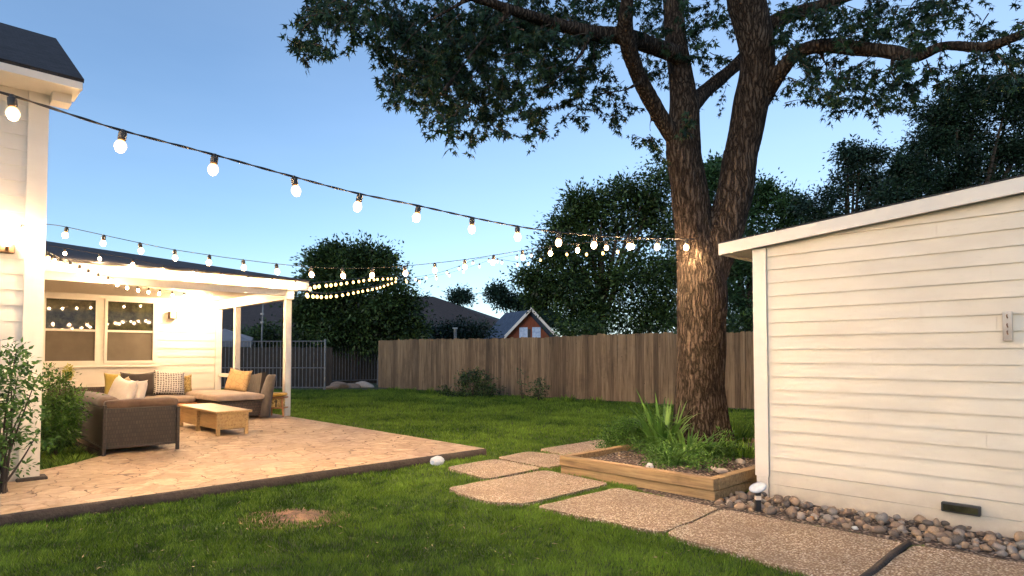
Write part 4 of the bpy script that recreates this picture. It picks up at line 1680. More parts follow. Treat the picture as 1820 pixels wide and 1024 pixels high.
mb.add([a_, b_, d_, e_, c_, a_ - Vector((0, 0, .25)), b_ - Vector((0, 0, .25)), d_ - Vector((0, 0, .25)), e_ - Vector((0, 0, .25))],
       [(0, 1, 4), (1, 2, 4), (2, 3, 4), (3, 0, 4), (5, 6, 1, 0), (6, 7, 2, 1), (7, 8, 3, 2), (8, 5, 0, 3)])
mb.build('canopy', m_fabric('pale grey canvas', (.07, .085, .11), (.12, .135, .17), 2), tn)
mb = MB()
for q_ in (a_, b_, d_, e_):
    mb.tube([(q_.x, q_.y, 0), (q_.x, q_.y, q_.z)], .03, 6)
mb.build('legs', M['grey_metal'], tn)

# ------------------------------------------------------------------ wooden fence
wf = thing('wooden_fence', 'weathered brown board fence across the back of the lawn', 'fence', FENCE_L)
LEN = (FENCE_R - FENCE_L).length + 4.5
x = 0.0
mb = MB()
i = 0
while x < LEN:
    w = .137 + rnd.uniform(-.004, .004)
    h = 1.86 + rnd.uniform(-.02, .02) + (rnd.uniform(-.03, .03) if rnd.random() < .12 else 0) + .02 * math.sin(x * .7)
    dpt = rnd.uniform(-.007, .007)
    tl = rnd.uniform(-.006, .006)
    a = FENCE_L + FD * x + FN * dpt
    b = FENCE_L + FD * (x + w - rnd.choice([.001, .002, .003])) + FN * dpt
    th = FN * .018
    vs = []
    for z_, sh in ((.03, 0), (h - .02, tl), (h, tl)):
        for e in (a, b, b + th, a + th):
            vs.append(e + FD * sh + Vector((0, 0, z_)))
    # dog ear
    vs[8] += FD * .018
    vs[9] -= FD * .018
    vs[10] -= FD * .018
    vs[11] += FD * .018
    fs = []
    for L in (0, 4):
        for k in range(4):
            fs.append((L + k, L + (k + 1) % 4, L + 4 + (k + 1) % 4, L + 4 + k))
    fs += [(8, 9, 10, 11), (3, 2, 1, 0)]
    mb.add(vs, fs)
    tt = rnd.random()
    mb.tint += [tt] * 12
    x += w
    i += 1
mb.build('board_panel', M['fence_wood'], wf)
for z_ in (.3, .95, 1.6):
    mb = MB()
    a, b = FENCE_L + FN * .022, FENCE_L + FD * LEN + FN * .022
    mb.add([a + Vector((0, 0, z_)), b + Vector((0, 0, z_)), b + Vector((0, 0, z_ + .09)), a + Vector((0, 0, z_ + .09)),
            a + FN * .04 + Vector((0, 0, z_)), b + FN * .04 + Vector((0, 0, z_)), b + FN * .04 + Vector((0, 0, z_ + .09)), a + FN * .04 + Vector((0, 0, z_ + .09))],
           [(0, 1, 2, 3), (7, 6, 5, 4), (0, 4, 5, 1), (3, 2, 6, 7), (0, 3, 7, 4), (1, 5, 6, 2)])
    mb.tint = [.4] * 8
    mb.build('rail', M['fence_wood'], wf)
# one lighter cover strip near the shed
sx_ = (gnd(1325, 728) - FENCE_L).dot(FD)
mb = MB()
a = FENCE_L + FD * sx_ - FN * .035
for (z0_, z1_) in ((.05, 1.86),):
    b = a + FD * .06
    vs = [e + Vector((0, 0, z)) for z in (z0_, z1_) for e in (a, b, b + FN * .025, a + FN * .025)]
    mb.add(vs, [(0, 1, 5, 4), (1, 2, 6, 5), (2, 3, 7, 6), (3, 0, 4, 7), (4, 5, 6, 7)])
    mb.tint = [1.0] * 8
mb.build('cover_strip', M['fence_wood'], wf)
# dirt strip under the fence
mb = MB()
n = 60
for k in range(n + 1):
    e = FENCE_L + FD * (LEN * k / n)
    w_ = .22 + .12 * noise.noise(Vector((k * .6, 0, 0)))
    mb.v += [e - FN * w_ + Vector((0, 0, .004)), e + FN * .3 + Vector((0, 0, .004))]
for k in range(n):
    mb.f.append((2 * k, 2 * k + 2, 2 * k + 3, 2 * k + 1))
tag(mb.build('dirt_strip', M['soil']), 'dark dirt strip along the foot of the wooden fence', kind='structure')

# ------------------------------------------------------------------ metal fences
def metal_fence(label, A, B, h, pick, rails, name='metal_fence', r=.011, z0=.06, posts=True):
    t = thing(name, label, 'fence', A)
    d = (B - A)
    L = d.length
    d.normalize()
    mb = MB()
    n = int(L / pick)
    for k in range(n + 1):
        e = A + d * (L * k / n)
        mb.tube([(e.x, e.y, z0), (e.x, e.y, h)], r, 5)
    mb.build('pickets', M['grey_metal'], t)
    for z_ in rails:
        mb = MB()
        mb.tube([A + Vector((0, 0, z_)), B + Vector((0, 0, z_))], .018, 6)
        mb.build('rail', M['grey_metal'], t)
    for e in ((A, B) if posts else (A,)):
        mb = MB()
        mb.tube([(e.x, e.y, 0), (e.x, e.y, h + .06)], .035, 8)
        mb.build('post', M['grey_metal'], t)
    return t
metal_fence('galvanised picket fence panel running behind the porch posts', gnd(380, 694), gnd(577, 694.5), 1.82, .135, (.12, .83, 1.80), z0=.08)
metal_fence('darker picket fence panel beside the wooden fence end', gnd(581, 686), gnd(671, 684), 1.70, .125, (.22, 1.68), r=.009, z0=.2)
# dark boards behind the metal fences
for (ua, ub, va, Y, lab) in ((360, 585, 690, 25.2, 'dark timber screen behind the galvanised fence'), (560, 690, 685, 29.0, 'dark timber screen behind the picket fence by the rocks')):
    A, B = at(ua, va, Y), at(ub, va, Y)
    A.z = B.z = 0
    t = thing('screen_wall', lab, 'fence', A)
    mb = MB()
    d = (B - A).normalized()
    L = (B - A).length
    x = 0
    while x < L:
        w = .18
        mb.add([A + d * x, A + d * (x + w - .012), A + d * (x + w - .012) + Vector((0, 0, 1.6)), A + d * x + Vector((0, 0, 1.6 + rnd.uniform(-.02, .02)))] +
               [A + d * x + Vector((0, .03, 0)), A + d * (x + w - .012) + Vector((0, .03, 0)), A + d * (x + w - .012) + Vector((0, .03, 1.6)), A + d * x + Vector((0, .03, 1.6))],
               [(0, 1, 2, 3), (7, 6, 5, 4), (1, 5, 6, 2), (3, 2, 6, 7), (0, 3, 7, 4)])
        x += w
    mb.build('board_panel', m_noisy('dark stained timber', (.012, .010, .009), (.035, .028, .022), 3, .9, .3, stretch=(8, 8, 1)), t)
    for k in range(2):
        mb = MB()
        e = A + d * (L * (.02 + .96 * k)) + Vector((0, .08, 0))
        mb.tube([e, e + Vector((0, 0, 1.5))], .05, 8)
        mb.build('post', M['far_bark'], t)
# rocks by the metal fence
for (u, v, r, lab) in ((598, 691, .42, 'rock mound left of the pale boulder by the metal fence'), (622, 690, .36, 'middle rock by the metal fence'), (647, 689, .40, 'pale boulder at the foot of the picket fence'), (585, 693, .28, 'small rock by the fence gate post')):
    g = gnd(u, v)
    put_stone(stone_mesh('boulder', M['stone_pale'] if u == 647 else STONES[0], u * .07, .5), (g.x, g.y + .3, .05), r, lab, 'boulders by the metal fence', 'boulder', .9)

# ------------------------------------------------------------------ plants
def bush(name, label, c, blobs, mat, leaf, dens, per, clump, cat='shrub', group=None, stems=True):
    t = thing(name, label, cat, c, group)
    bl = [(c.x + a, c.y + b, c.z + z_, r) for a, b, z_, r in blobs]
    P_, D_2, T_ = crown_points(bl, dens, per, clump)
    ok = P_[:, 2] > c.z + .01
    P_, D_2, T_ = P_[ok], D_2[ok], T_[ok]
    V2, F2, T2 = leaves(P_, D_2, leaf * (.6 + .8 * rng.random(len(P_))), LEAF_OVAL, T_)
    np_mesh('foliage', V2, 4, F2, mat, t, T2)
    if stems:
        mb_ = MB()
        for b in bl:
            e = Vector(b[:3])
            s0 = c + Vector((rnd.uniform(-.05, .05), rnd.uniform(-.05, .05), 0))
            pts, rad = smooth_path([s0, s0.lerp(e, .5) + Vector((rnd.uniform(-.05, .05), 0, .05)), e + Vector((0, 0, b[3] * .7))], [.012, .008, .003], .08)
            mb_.tube(pts, rad, 5)
        mb_.build('stems', M['far_bark'], t)
    return t
# shrub in front of the wing wall, left edge
c = gnd(2, 876, .1)
bush('leafy_shrub', 'leafy shrub against the house wall at the left edge', c,
     [(-.1, 0, .25, .22), (.05, -.05, .5, .2), (-.15, 0, .75, .22), (.12, 0, .92, .14), (0, .05, 1.1, .16), (.2, -.02, .7, .12), (.3, 0, .45, .08), (-.3, -.1, .5, .3), (-.3, 0, 1.05, .2), (.28, 0, .95, .06), (-.05, 0, 1.28, .08), (.1, 0, 1.2, .07), (-.35, -.1, .15, .3)],
     M['leaf_shrub'], .052, 60, 15, .07)
c = W(1.28, 9.55, .03)
bush('leafy_shrub', 'rounded bright green shrub behind the wicker sofa', c,
     [(0, 0, .35, .28), (.15, -.1, .45, .25), (-.15, 0, .5, .26), (.05, 0, .65, .22), (.2, .05, .65, .18), (-.05, 0, .85, .14), (.05, 0, 1.0, .10), (-.1, 0, 1.05, .07), (.12, 0, .98, .06), (-.25, -.05, .35, .22), (.2, -.15, .3, .2)],
     M['leaf_shrub'], .045, 75, 20, .065)
# grass in the strip bed by the wing
def tuft(name, label, c, n, h, spread, mat, wid=.006, droop=.5, cat='plant', group=None, seg=6, fw=.6):
    t = thing(name, label, cat, c, group)
    V_, F_, T_ = [], [], []
    for k in range(n):
        a = rnd.uniform(0, 2 * PI)
        r0_ = spread * math.sqrt(rnd.random())
        b0 = Vector((c.x + r0_ * math.cos(a) * .4, c.y + r0_ * math.sin(a) * .4, c.z))
        hh = h * rnd.uniform(.55, 1.1)
        out = Vector((math.cos(a), math.sin(a), 0)) * rnd.uniform(.25, 1) * fw * hh
        sdv = Vector((-math.sin(a + rnd.uniform(-.6, .6)), math.cos(a), 0)).normalized()
        o_ = len(V_)
        dr = droop * rnd.uniform(.2, 1.2)
        tt = rnd.uniform(0, 1)
        for i_ in range(seg + 1):
            f_ = i_ / seg
            cpt = b0 + out * f_ ** 1.3 + Vector((0, 0, hh * (f_ - dr * f_ ** 2.4)))
            w2 = wid * (1 - f_ ** 2.5) * (.6 + .8 * min(1, f_ * 3)) + .0004
            V_ += [tuple(cpt - sdv * w2), tuple(cpt + sdv * w2)]
            T_ += [tt * (.6 + .4 * f_)] * 2
        for i_ in range(seg):
            F_.append((o_ + 2 * i_, o_ + 2 * i_ + 1, o_ + 2 * i_ + 3, o_ + 2 * i_ + 2))
    np_mesh('blades', np.array(V_), 4, np.array(F_), mat, t, np.array(T_))
    return t
for k, (p, q) in enumerate(((1.15, 8.55), (1.4, 8.9), (1.35, 9.2), (1.45, 9.9), (1.3, 8.75), (1.45, 10.6))):
    tuft('grass_tuft', 'loose grass tuft in the strip between house corner and wicker sofa', W(p, q, .0), 260, .16, .45, M['grass'], .004, .5, group='grass tufts beside the wicker sofa', fw=1.0)
# planter plants
pc = gnd(1185, 800, .16)
tuft('strap_leaf_lily', 'tall bright strap leaved plant in the middle of the planter', gnd(1180, 806, .15), 60, .78, .3, M['leaf_spike'], .017, .5, 'plant')
tuft('strap_leaf_lily', 'lower arching strap leaved plant right of the tall one', gnd(1222, 815, .15), 90, .48, .35, M['leaf_spike'], .011, .8, 'plant', fw=1.0)
tuft('strap_leaf_lily', 'small arching strap leaved plant beside the white stone', gnd(1190, 826, .15), 80, .30, .3, M['leaf_spike'], .009, .7, 'plant', fw=1.1)
tuft('strap_leaf_lily', 'spreading grassy plant at the foot of the trunk', gnd(1262, 812, .15), 90, .34, .4, M['leaf_spike'], .009, .8, 'plant', fw=1.2)
tuft('ornamental_grass', 'fine tall grass behind the tree beside the shed', gnd(1310, 790, .1), 220, .40, .8, M['grass'], .006, .5, 'plant')
tuft('ornamental_grass', 'dark low grass between trunk and shed corner', gnd(1322, 812, .14), 260, .22, .6, M['grass'], .006, .5, 'plant')
tuft('dry_grass', 'thin dry stem arching over the planter corner', gnd(1275, 800, .15), 5, .45, .1, M['leaf_dry'], .003, .7, 'plant', fw=1.6)
c = gnd(1110, 800, .12)
bush('mounded_shrub', 'fine mounded green shrub at the left end of the planter', c, [(0, 0, .12, .26), (.2, -.05, .18, .27), (.40, -.1, .16, .24), (-.2, .05, .06, .18), (.1, 0, .26, .2), (.30, 0, .28, .18)], M['leaf_shrub'], .032, 90, 34, .05, 'shrub')
c = gnd(1225, 830, .15)
bush('ground_cover_plant', 'low leafy ground cover in front of the trunk', c, [(0, 0, .02, .12), (.2, 0, .02, .12), (-.2, .05, .03, .13), (.1, .2, .05, .16), (-.1, .25, .06, .18), (.35, .1, .02, .1), (-.32, .2, .04, .14)], M['leaf_spike'], .032, 90, 18, .05, 'plant', None, False)
c = gnd(1225, 836, .15)
bush('ground_cover_plant', 'bright leafy ground cover right behind the front timber of the planter', c, [(0, 0, .02, .12), (-.2, .06, .02, .12), (.14, -.04, .02, .10), (-.34, .12, .02, .1)], M['leaf_spike'], .03, 90, 14, .05, 'plant', None, False)
c = gnd(1165, 808, .15)
bush('ground_cover_plant', 'dark leafy ground cover between the mounded shrub and the white stone', c, [(0, 0, .03, .14), (.18, -.08, .03, .12), (-.15, .05, .04, .14), (.05, .2, .05, .16)], M['leaf_shrub'], .034, 90, 18, .05, 'plant', None, False)
c = gnd(1290, 815, .15)
bush('ground_cover_plant', 'dark leafy ground cover at the right of the trunk foot', c, [(0, 0, .03, .13), (.18, .08, .03, .14), (-.15, .0, .03, .12), (.1, .3, .05, .18)], M['leaf_shrub'], .034, 90, 18, .05, 'plant', None, False)
c = gnd(1100, 815, .15)
bush('ground_cover_plant', 'brownish low plant inside the planter front left', c, [(0, 0, .02, .09), (.12, -.08, .03, .08), (-.1, .05, .02, .07)], M['leaf_dry'], .03, 30, 7, .04, 'plant', None, False)
# fence bushes
c = gnd(838, 707)
bush('fence_bush', 'dark rounded bush at the foot of the wooden fence', c, [(0, 0, .3, .45), (-.5, 0, .2, .35), (.45, 0, .25, .4), (0, 0, .65, .28), (.3, 0, .6, .2), (-.25, 0, .55, .22), (.7, .1, .2, .25), (-.85, .1, .1, .2), (.1, 0, .85, .12)], M['leaf_a'], .075, 22, 16, .1, 'bush', 'bushes along the wooden fence')
c = gnd(956, 713)
bush('fence_bush', 'small dark bush right of the tall stem at the fence', c, [(0, 0, .2, .26), (.15, 0, .35, .22), (-.1, 0, .4, .18), (.1, 0, .55, .12)], M['leaf_a'], .06, 26, 14, .08, 'bush', 'bushes along the wooden fence')
c = gnd(930, 711)
bush('fence_bush', 'thin upright sapling leaning at the wooden fence', c, [(0, 0, .25, .10), (-.04, 0, .5, .09), (.02, 0, .72, .08), (-.08, 0, .85, .07)], M['leaf_b'], .06, 40, 8, .06, 'bush', 'bushes along the wooden fence')
for k, u in enumerate((700, 730, 762, 790, 1010, 1060)):
    g = FENCE_L.lerp(FENCE_R, (u - 672) / 668.0)
    g = gnd(u, 695 + (u - 672) * .0591)
    tuft('fence_weed', 'low weeds growing at the foot of the wooden fence', g, 90, .26, .5, M['grass'], .008, .5, 'plant', 'weeds along the wooden fence')
# bits of straw and clover heads in the lawn
V_, F_ = [], []
for k in range(520):
    yy = 3.4 + 9 * rnd.random() ** 1.5
    xx = rnd.uniform(-.85, .6) * yy
    if any(inside(np.array([xx]), np.array([yy]), e)[0] for e in excl):
        continue
    a = rnd.uniform(0, 6.28)
    L_ = rnd.uniform(.008, .03)
    w_ = rnd.uniform(.002, .005)
    c_ = Vector((xx, yy, rnd.uniform(.03, .05)))
    d_ = Vector((math.cos(a), math.sin(a), rnd.uniform(-.4, .4))) * L_
    n_ = Vector((-math.sin(a), math.cos(a), .3)) * w_
    o_ = len(V_)
    V_ += [tuple(c_ - d_), tuple(c_ - n_), tuple(c_ + d_), tuple(c_ + n_)]
    F_.append((o_, o_ + 1, o_ + 2, o_ + 3))
lt = np_mesh('lawn_litter', np.array(V_), 4, np.array(F_), M['leaf_dry'], tint=rng.random(len(V_)))
tag(lt, 'straw coloured clippings strewn through the lawn', None, kind='stuff')
# dead roots in the hollow
rt = thing('dry_roots', 'tangle of pale dry roots in the hollow by the patio kerb', 'roots', BARE2_C)
mb = MB()
for k in range(12):
    a = BARE2_C + Vector((rnd.uniform(-.12, .12), rnd.uniform(-.05, .05), .01))
    d = Vector((rnd.uniform(-1, 1), rnd.uniform(-.4, .6), rnd.uniform(.1, .7))).normalized() * rnd.uniform(.06, .14)
    mb.tube([a, a + d * .5 + Vector((.01, 0, .015)), a + d], [.004, .003, .001], 5)
mb.build('root_strands', M['leaf_dry'] if False else m_noisy('pale dry root', (.3, .2, .13), (.45, .33, .22), 20, .9, .2), rt)

# scattered leaves and grit on the patio
lv = m_noisy('dead brown leaf', (.06, .03, .015), (.16, .09, .045), 20, .9, .2)
k = 0
while k < 46:
    p, q = rnd.uniform(.0, 5.2), rnd.uniform(PQ_EDGE_Q + .1, 12)
    if p < 1.7 and q > 7.4:
        continue
    if 1.6 < p < 2.5 and 8.7 < q < 10.8:
        continue
    if 3.2 < p < 3.75 and 9.6 < q < 11.6:
        continue
    w_ = W(p, q, .104)
    mb = MB()
    s_l = rnd.uniform(.014, .034)
    a = rnd.uniform(0, 6.28)
    d, e = Vector((math.cos(a), math.sin(a), 0)) * s_l, Vector((-math.sin(a), math.cos(a), 0)) * s_l * .45
    up = Vector((0, 0, s_l * .3))
    mb.add([w_ - d, w_ + e + up, w_ + d + up * .3, w_ - e + up * .6, w_ + up * .1], [(0, 3, 4), (3, 2, 4), (2, 1, 4), (1, 0, 4)])
    tag(mb.build('fallen_leaf', lv, origin=w_), 'dead brown leaf lying on the patio', 'leaf', 'dead leaves scattered on the patio')
    k += 1

for (u, v) in ((900, 868), (1010, 862), (1120, 905), (1230, 930), (1340, 960), (1420, 985), (1080, 885), (920, 818), (1500, 1000), (1185, 915), (985, 880), (1380, 945)):
    w_ = gnd(u, v, .039)
    mb = MB()
    s_l = rnd.uniform(.012, .024)
    a = rnd.uniform(0, 6.28)
    d, e = Vector((math.cos(a), math.sin(a), 0)) * s_l, Vector((-math.sin(a), math.cos(a), 0)) * s_l * .45
    up = Vector((0, 0, s_l * .3))
    mb.add([w_ - d, w_ + e + up, w_ + d + up * .3, w_ - e + up * .6, w_ + up * .1], [(0, 3, 4), (3, 2, 4), (2, 1, 4), (1, 0, 4)])
    tag(mb.build('fallen_leaf', lv, origin=w_), 'dead brown leaf lying on the stepping slabs', 'leaf', 'dead leaves on the path slabs')

# ------------------------------------------------------------------ furniture
def pillow(name, label, c, w, h, t, mat, rot=(0, 0, 0), group=None, cat='cushion', parent=None, sag=.05):
    """square throw cushion; local x width, z height, y thickness; centre c"""
    bm = bmesh.new()
    n = 14
    grid = {}
    for sgn in (1, -1):
        for i_ in range(n + 1):
            for j_ in range(n + 1):
                x_, z_ = i_ / n * 2 - 1, j_ / n * 2 - 1
                edge = (i_ in (0, n)) or (j_ in (0, n))
                if edge and sgn == -1:
                    grid[(sgn, i_, j_)] = grid[(1, i_, j_)]
                    continue
                th = t * .5 * ((1 - x_ ** 4) * (1 - z_ ** 4)) ** .55
                pin = 1 - .07 * (1 - abs(x_) ** 2) * abs(z_) ** 3
                pix = 1 - .07 * (1 - abs(z_) ** 2) * abs(x_) ** 3
                wr = .012 * noise.noise(Vector((x_ * 2 + c[0], z_ * 2 + c[1], sgn)))
                zz = z_ * h * .5 * pin - sag * h * (1 - x_ * x_) * max(0, z_)
                grid[(sgn, i_, j_)] = bm.verts.new((x_ * w * .5 * pix, sgn * (th + wr * (0 if edge else 1)), zz))
        for i_ in range(n):
            for j_ in range(n):
                vs = [grid[(sgn, i_, j_)], grid[(sgn, i_ + 1, j_)], grid[(sgn, i_ + 1, j_ + 1)], grid[(sgn, i_, j_ + 1)]]
                if sgn == 1:
                    vs = vs[::-1]
                try:
                    bm.faces.new(vs)
                except ValueError:
                    pass
    for f in bm.faces:
        f.smooth = True
    me_ = bpy.data.meshes.new(name)
    bm.to_mesh(me_)
    bm.free()
    me_.materials.append(mat)
    o_ = bpy.data.objects.new(name, me_)
    COL.objects.link(o_)
    if parent:
        o_.parent = parent
        o_.location = Vector(c) - Vector(parent['_w'])
    else:
        o_.location = c
        tag(o_, label, cat, group)
    o_.rotation_euler = rot
    return o_
YA = PI / 2 - ANG        # heading of the p axis


def soft_box(mb_, p0, p1, q0, q1, z0, z1, r=.05, puff=.02):
    bm = bmesh.new()
    bmesh.ops.create_cube(bm, size=1)
    bmesh.ops.subdivide_edges(bm, edges=bm.edges[:], cuts=7, use_grid_fill=True)
    L = Vector((p1 - p0, q1 - q0, z1 - z0))
    cc = Vector(((p0 + p1) / 2, (q0 + q1) / 2, (z0 + z1) / 2))
    for v in bm.verts:
        e = Vector([v.co[k] * L[k] for k in range(3)])
        inn = Vector([max(-L[k] / 2 + r, min(L[k] / 2 - r, e[k])) for k in range(3)])
        dlt = e - inn
        if dlt.length > 1e-6:
            e = inn + dlt.normalized() * min(r, dlt.length)
        pf = puff * (1 - (2 * v.co.x) ** 2) * (1 - (2 * v.co.y) ** 2)
        e.z += pf * (1 if v.co.z > 0 else 0)
        e += Vector((1, 1, 1)) * .006 * noise.noise(e * 5 + cc)
        v.co = cc + e
    bm.verts.index_update()
    mb_.add([W(*v.co) for v in bm.verts], [[v.index for v in f.verts] for f in bm.faces])
    bm.free()


Z0 = .10
# near wicker sofa, its back and arm towards the viewer
sofa = thing('wicker_sofa', 'dark wicker sofa seen from behind with rounded arm', 'sofa', W(1.63, 8.73, Z0))
mb = MB()
mb.bbox(1.65, 2.45, 8.745, 8.87, Z0 + .09, Z0 + .56, .012)
mb.build('arm', M['wicker'], sofa)
mb = MB()
mb.bbox(1.65, 1.80, 8.872, 10.62, Z0 + .09, Z0 + .56, .012)
mb.build('backrest', M['wicker'], sofa)
mb = MB()
mb.bbox(1.65, 2.45, 10.622, 10.75, Z0 + .09, Z0 + .56, .012)
mb.build('arm', M['wicker'], sofa)
mb = MB()
mb.bbox(1.802, 2.44, 8.872, 10.618, Z0 + .09, Z0 + .30, .01)
mb.build('seat_base', M['wicker'], sofa)
mb = MB()
soft_box(mb, 1.655, 2.46, 8.735, 8.89, Z0 + .545, Z0 + .66, .05, .0)
mb.build('arm_pad', M['fab_brown'], sofa, smooth=True)
mb = MB()
soft_box(mb, 1.64, 1.86, 8.893, 10.74, Z0 + .53, Z0 + .68, .06, .02)
mb.build('back_pad', M['fab_brown'], sofa, smooth=True)
mb = MB()
soft_box(mb, 1.80, 2.45, 8.88, 9.74, Z0 + .30, Z0 + .44, .05, .02)
mb.build('seat_cushion', M['fab_cream'], sofa, smooth=True)
mb = MB()
soft_box(mb, 1.80, 2.45, 9.75, 10.61, Z0 + .30, Z0 + .44, .05, .02)
mb.build('seat_cushion', M['fab_cream'], sofa, smooth=True)
for (p, q) in ((1.63, 8.725), (2.43, 8.725), (1.63, 10.72), (2.43, 10.72)):
    mb = MB()
    mb.bbox(p, p + .04, q, q + .04, Z0, Z0 + (.60 if p < 2 else .54), .006)
    mb.build('leg', M['wicker'], sofa)
mb = MB()
mb.bbox(1.672, 2.428, 8.735, 8.76, Z0 + .075, Z0 + .105, .005)
mb.bbox(1.638, 1.662, 8.77, 10.715, Z0 + .075, Z0 + .105, .005)
mb.build('bottom_rail', M['wicker'], sofa)

pillow('throw_cushion', 'white cushion leaning on the back of the near wicker sofa', W(2.02, 9.75, Z0 + .66), .52, .50, .16, M['fab_cream'], (R(-18), R(8), YA - PI / 2 + .25), 'cushions on the near wicker sofa')
pillow('throw_cushion', 'tan cushion between the two pale ones on the near wicker sofa', W(2.12, 10.15, Z0 + .66), .46, .46, .16, M['fab_tan'], (R(-14), R(-6), YA - PI / 2 - .1), 'cushions on the near wicker sofa')
pillow('throw_cushion', 'cream cushion at the far arm of the near wicker sofa', W(2.30, 10.36, Z0 + .64), .42, .44, .16, M['fab_cream'], (R(-12), R(4), YA - PI / 2 + .5), 'cushions on the near wicker sofa')

# sofa along the window wall
s2 = thing('wicker_sofa', 'low wicker sofa standing below the windows', 'sofa', W(1.9, 13.1, Z0))
mb = MB()
mb.bbox(1.75, 4.00, 13.05, 13.9, Z0 + .06, Z0 + .28, .012)
mb.build('seat_base', M['stool_wood'], s2)
mb = MB()
mb.bbox(1.75, 4.0, 13.902, 14.02, Z0 + .06, Z0 + .60, .012)
mb.build('backrest', M['wicker_warm'], s2)
for a, b in ((1.77, 2.50), (2.51, 3.24), (3.25, 3.98)):
    mb = MB()
    soft_box(mb, a, b, 13.04, 13.88, Z0 + .28, Z0 + .40, .045, .015)
    mb.build('seat_cushion', M['fab_seat'], s2, smooth=True)
for (p, q) in ((1.78, 13.08), (3.92, 13.08), (1.78, 13.9), (3.92, 13.9)):
    mb = MB()
    mb.bbox(p, p + .05, q, q + .05, Z0, Z0 + .06, .005)
    mb.build('leg', M['stool_wood'], s2)
pillow('throw_cushion', 'large charcoal cushion left of the hatched one', W(3.12, 13.66, Z0 + .64), .60, .50, .2, M['fab_dark'], (R(-14), 0, YA + .05), 'cushions on the sofa below the windows')
pillow('throw_cushion', 'black and white hatched cushion on the sofa below the windows', W(3.62, 13.50, Z0 + .66), .56, .48, .18, M['fab_hatch'], (R(-16), R(4), YA - .02), 'cushions on the sofa below the windows')
pillow('throw_cushion', 'olive cushion half hidden behind the charcoal one', W(2.80, 13.80, Z0 + .66), .44, .42, .14, M['fab_olive'], (R(-10), 0, YA), 'cushions on the sofa below the windows')
pillow('throw_cushion', 'narrow golden cushion right of the hatched one', W(3.93, 13.76, Z0 + .60), .36, .42, .14, M['fab_print'], (R(-10), 0, YA), 'cushions on the sofa below the windows')

# chaise to the right
ch_ = thing('chaise', 'wicker chaise with padded seat in front of the porch post', 'chaise', W(4.0, 11.62, Z0))
mb = MB()
mb.bbox(4.02, 4.86, 11.95, 13.9, Z0 + .05, Z0 + .34, .012)
mb.build('seat_base', M['wicker_warm'], ch_)
mb = MB()
soft_box(mb, 3.96, 4.86, 11.88, 13.92, Z0 + .34, Z0 + .47, .055, .02)
mb.build('seat_cushion', M['fab_seat'], ch_, smooth=True)
mb = MB()
# curved tall back
n = 16
for i_ in range(n + 1):
    f_ = i_ / n
    q = 12.25 + 1.65 * f_
    hh = .86 - .09 * math.sin(PI * f_) + .05 * f_
    for (dp, z_) in ((.0, Z0 + .05), (.0, Z0 + .45), (.05 + .05 * f_, Z0 + hh), (.13 + .05 * f_, Z0 + hh), (.10, Z0 + .45), (.10, Z0 + .05)):
        mb.v.append(W(4.88 + dp, q, z_))
for i_ in range(n):
    for k in range(6):
        a, b = i_ * 6 + k, i_ * 6 + (k + 1) % 6
        mb.f.append((a, b, b + 6, a + 6))
mb.f += [tuple(range(5, -1, -1)), tuple(n * 6 + k for k in range(6))]
mb.build('backrest', M['fab_taupe'], ch_, smooth=False)
for (p, q) in ((4.04, 11.98), (4.78, 11.98), (4.04, 13.8), (4.78, 13.8)):
    mb = MB()
    mb.bbox(p, p + .05, q, q + .05, Z0, Z0 + .05, .005)
    mb.build('leg', M['stool_wood'], ch_)
mb = MB()
n = 18
for i_ in range(n + 1):
    f_ = i_ / n
    z_ = Z0 + .02 + .80 * f_
    wd_ = .20 * (math.sin(PI * min(1, f_ * 1.02 + .10)) ** .5) if f_ < .98 else .05
    cx_ = 4.88 + .14 * f_ ** 2
    for k in range(12):
        a = 2 * PI * k / 12
        mb.v.append(W(cx_ + .10 * math.cos(a) * (1 - .3 * f_), 11.99 + .22 * (.65 + .35 * math.sin(PI * f_)) * math.sin(a) * (1 if f_ < .97 else .6), z_))
for i_ in range(n):
    for k in range(12):
        a, b = i_ * 12 + k, i_ * 12 + (k + 1) % 12
        mb.f.append((a, b, b + 12, a + 12))
mb.f += [tuple(range(11, -1, -1)), tuple(n * 12 + k for k in range(12))]
mb.build('end_bolster', M['fab_grey'], ch_, smooth=True)
pillow('throw_cushion', 'tan embroidered cushion standing on the chaise', W(4.66, 12.75, Z0 + .70), .52, .46, .17, M['fab_embroid'], (R(-16), R(6), YA - PI / 2 + .55), None)

# coffee table
ct = thing('coffee_table', 'long low wooden coffee table on the patio', 'coffee table', W(3.25, 9.68, Z0))
TP0, TP1, TQ0, TQ1 = 3.25, 3.70, 9.70, 11.48
mb = MB()
mb.bbox(TP0 - .03, TP1 + .05, TQ0 - .04, TQ1 + .03, Z0 + .33, Z0 + .365, .008)
mb.build('table_top', M['table_wood'], ct)
mb = MB()
mb.bbox(TP0, TP1, TQ0, TQ0 + .03, Z0 + .10, Z0 + .328, .004)
mb.build('end_panel', M['table_wood'], ct)
mb = MB()
mb.bbox(TP0, TP1, TQ1 - .03, TQ1, Z0 + .10, Z0 + .328, .004)
mb.build('end_panel', M['table_wood'], ct)
mb = MB()
mb.bbox(TP0 + .035, TP0 + .055, TQ0 + .032, TQ0 + .88, Z0 + .10, Z0 + .328, .003)
mb.bbox(TP0 + .008, TP0 + .028, TQ0 + .98, TQ1 - .032, Z0 + .08, Z0 + .328, .003)
mb.build('side_panel', M['table_wood'], ct)
mb = MB()
mb.bbox(TP1 - .03, TP1 - .01, TQ0 + .032, TQ1 - .032, Z0 + .10, Z0 + .328, .003)
mb.build('side_panel', M['table_wood'], ct)
mb = MB()
mb.bbox(TP0 + .03, TP1 - .032, TQ0 + .032, TQ1 - .032, Z0 + .085, Z0 + .10, .003)
mb.build('shelf', M['table_wood'], ct)
mb = MB()
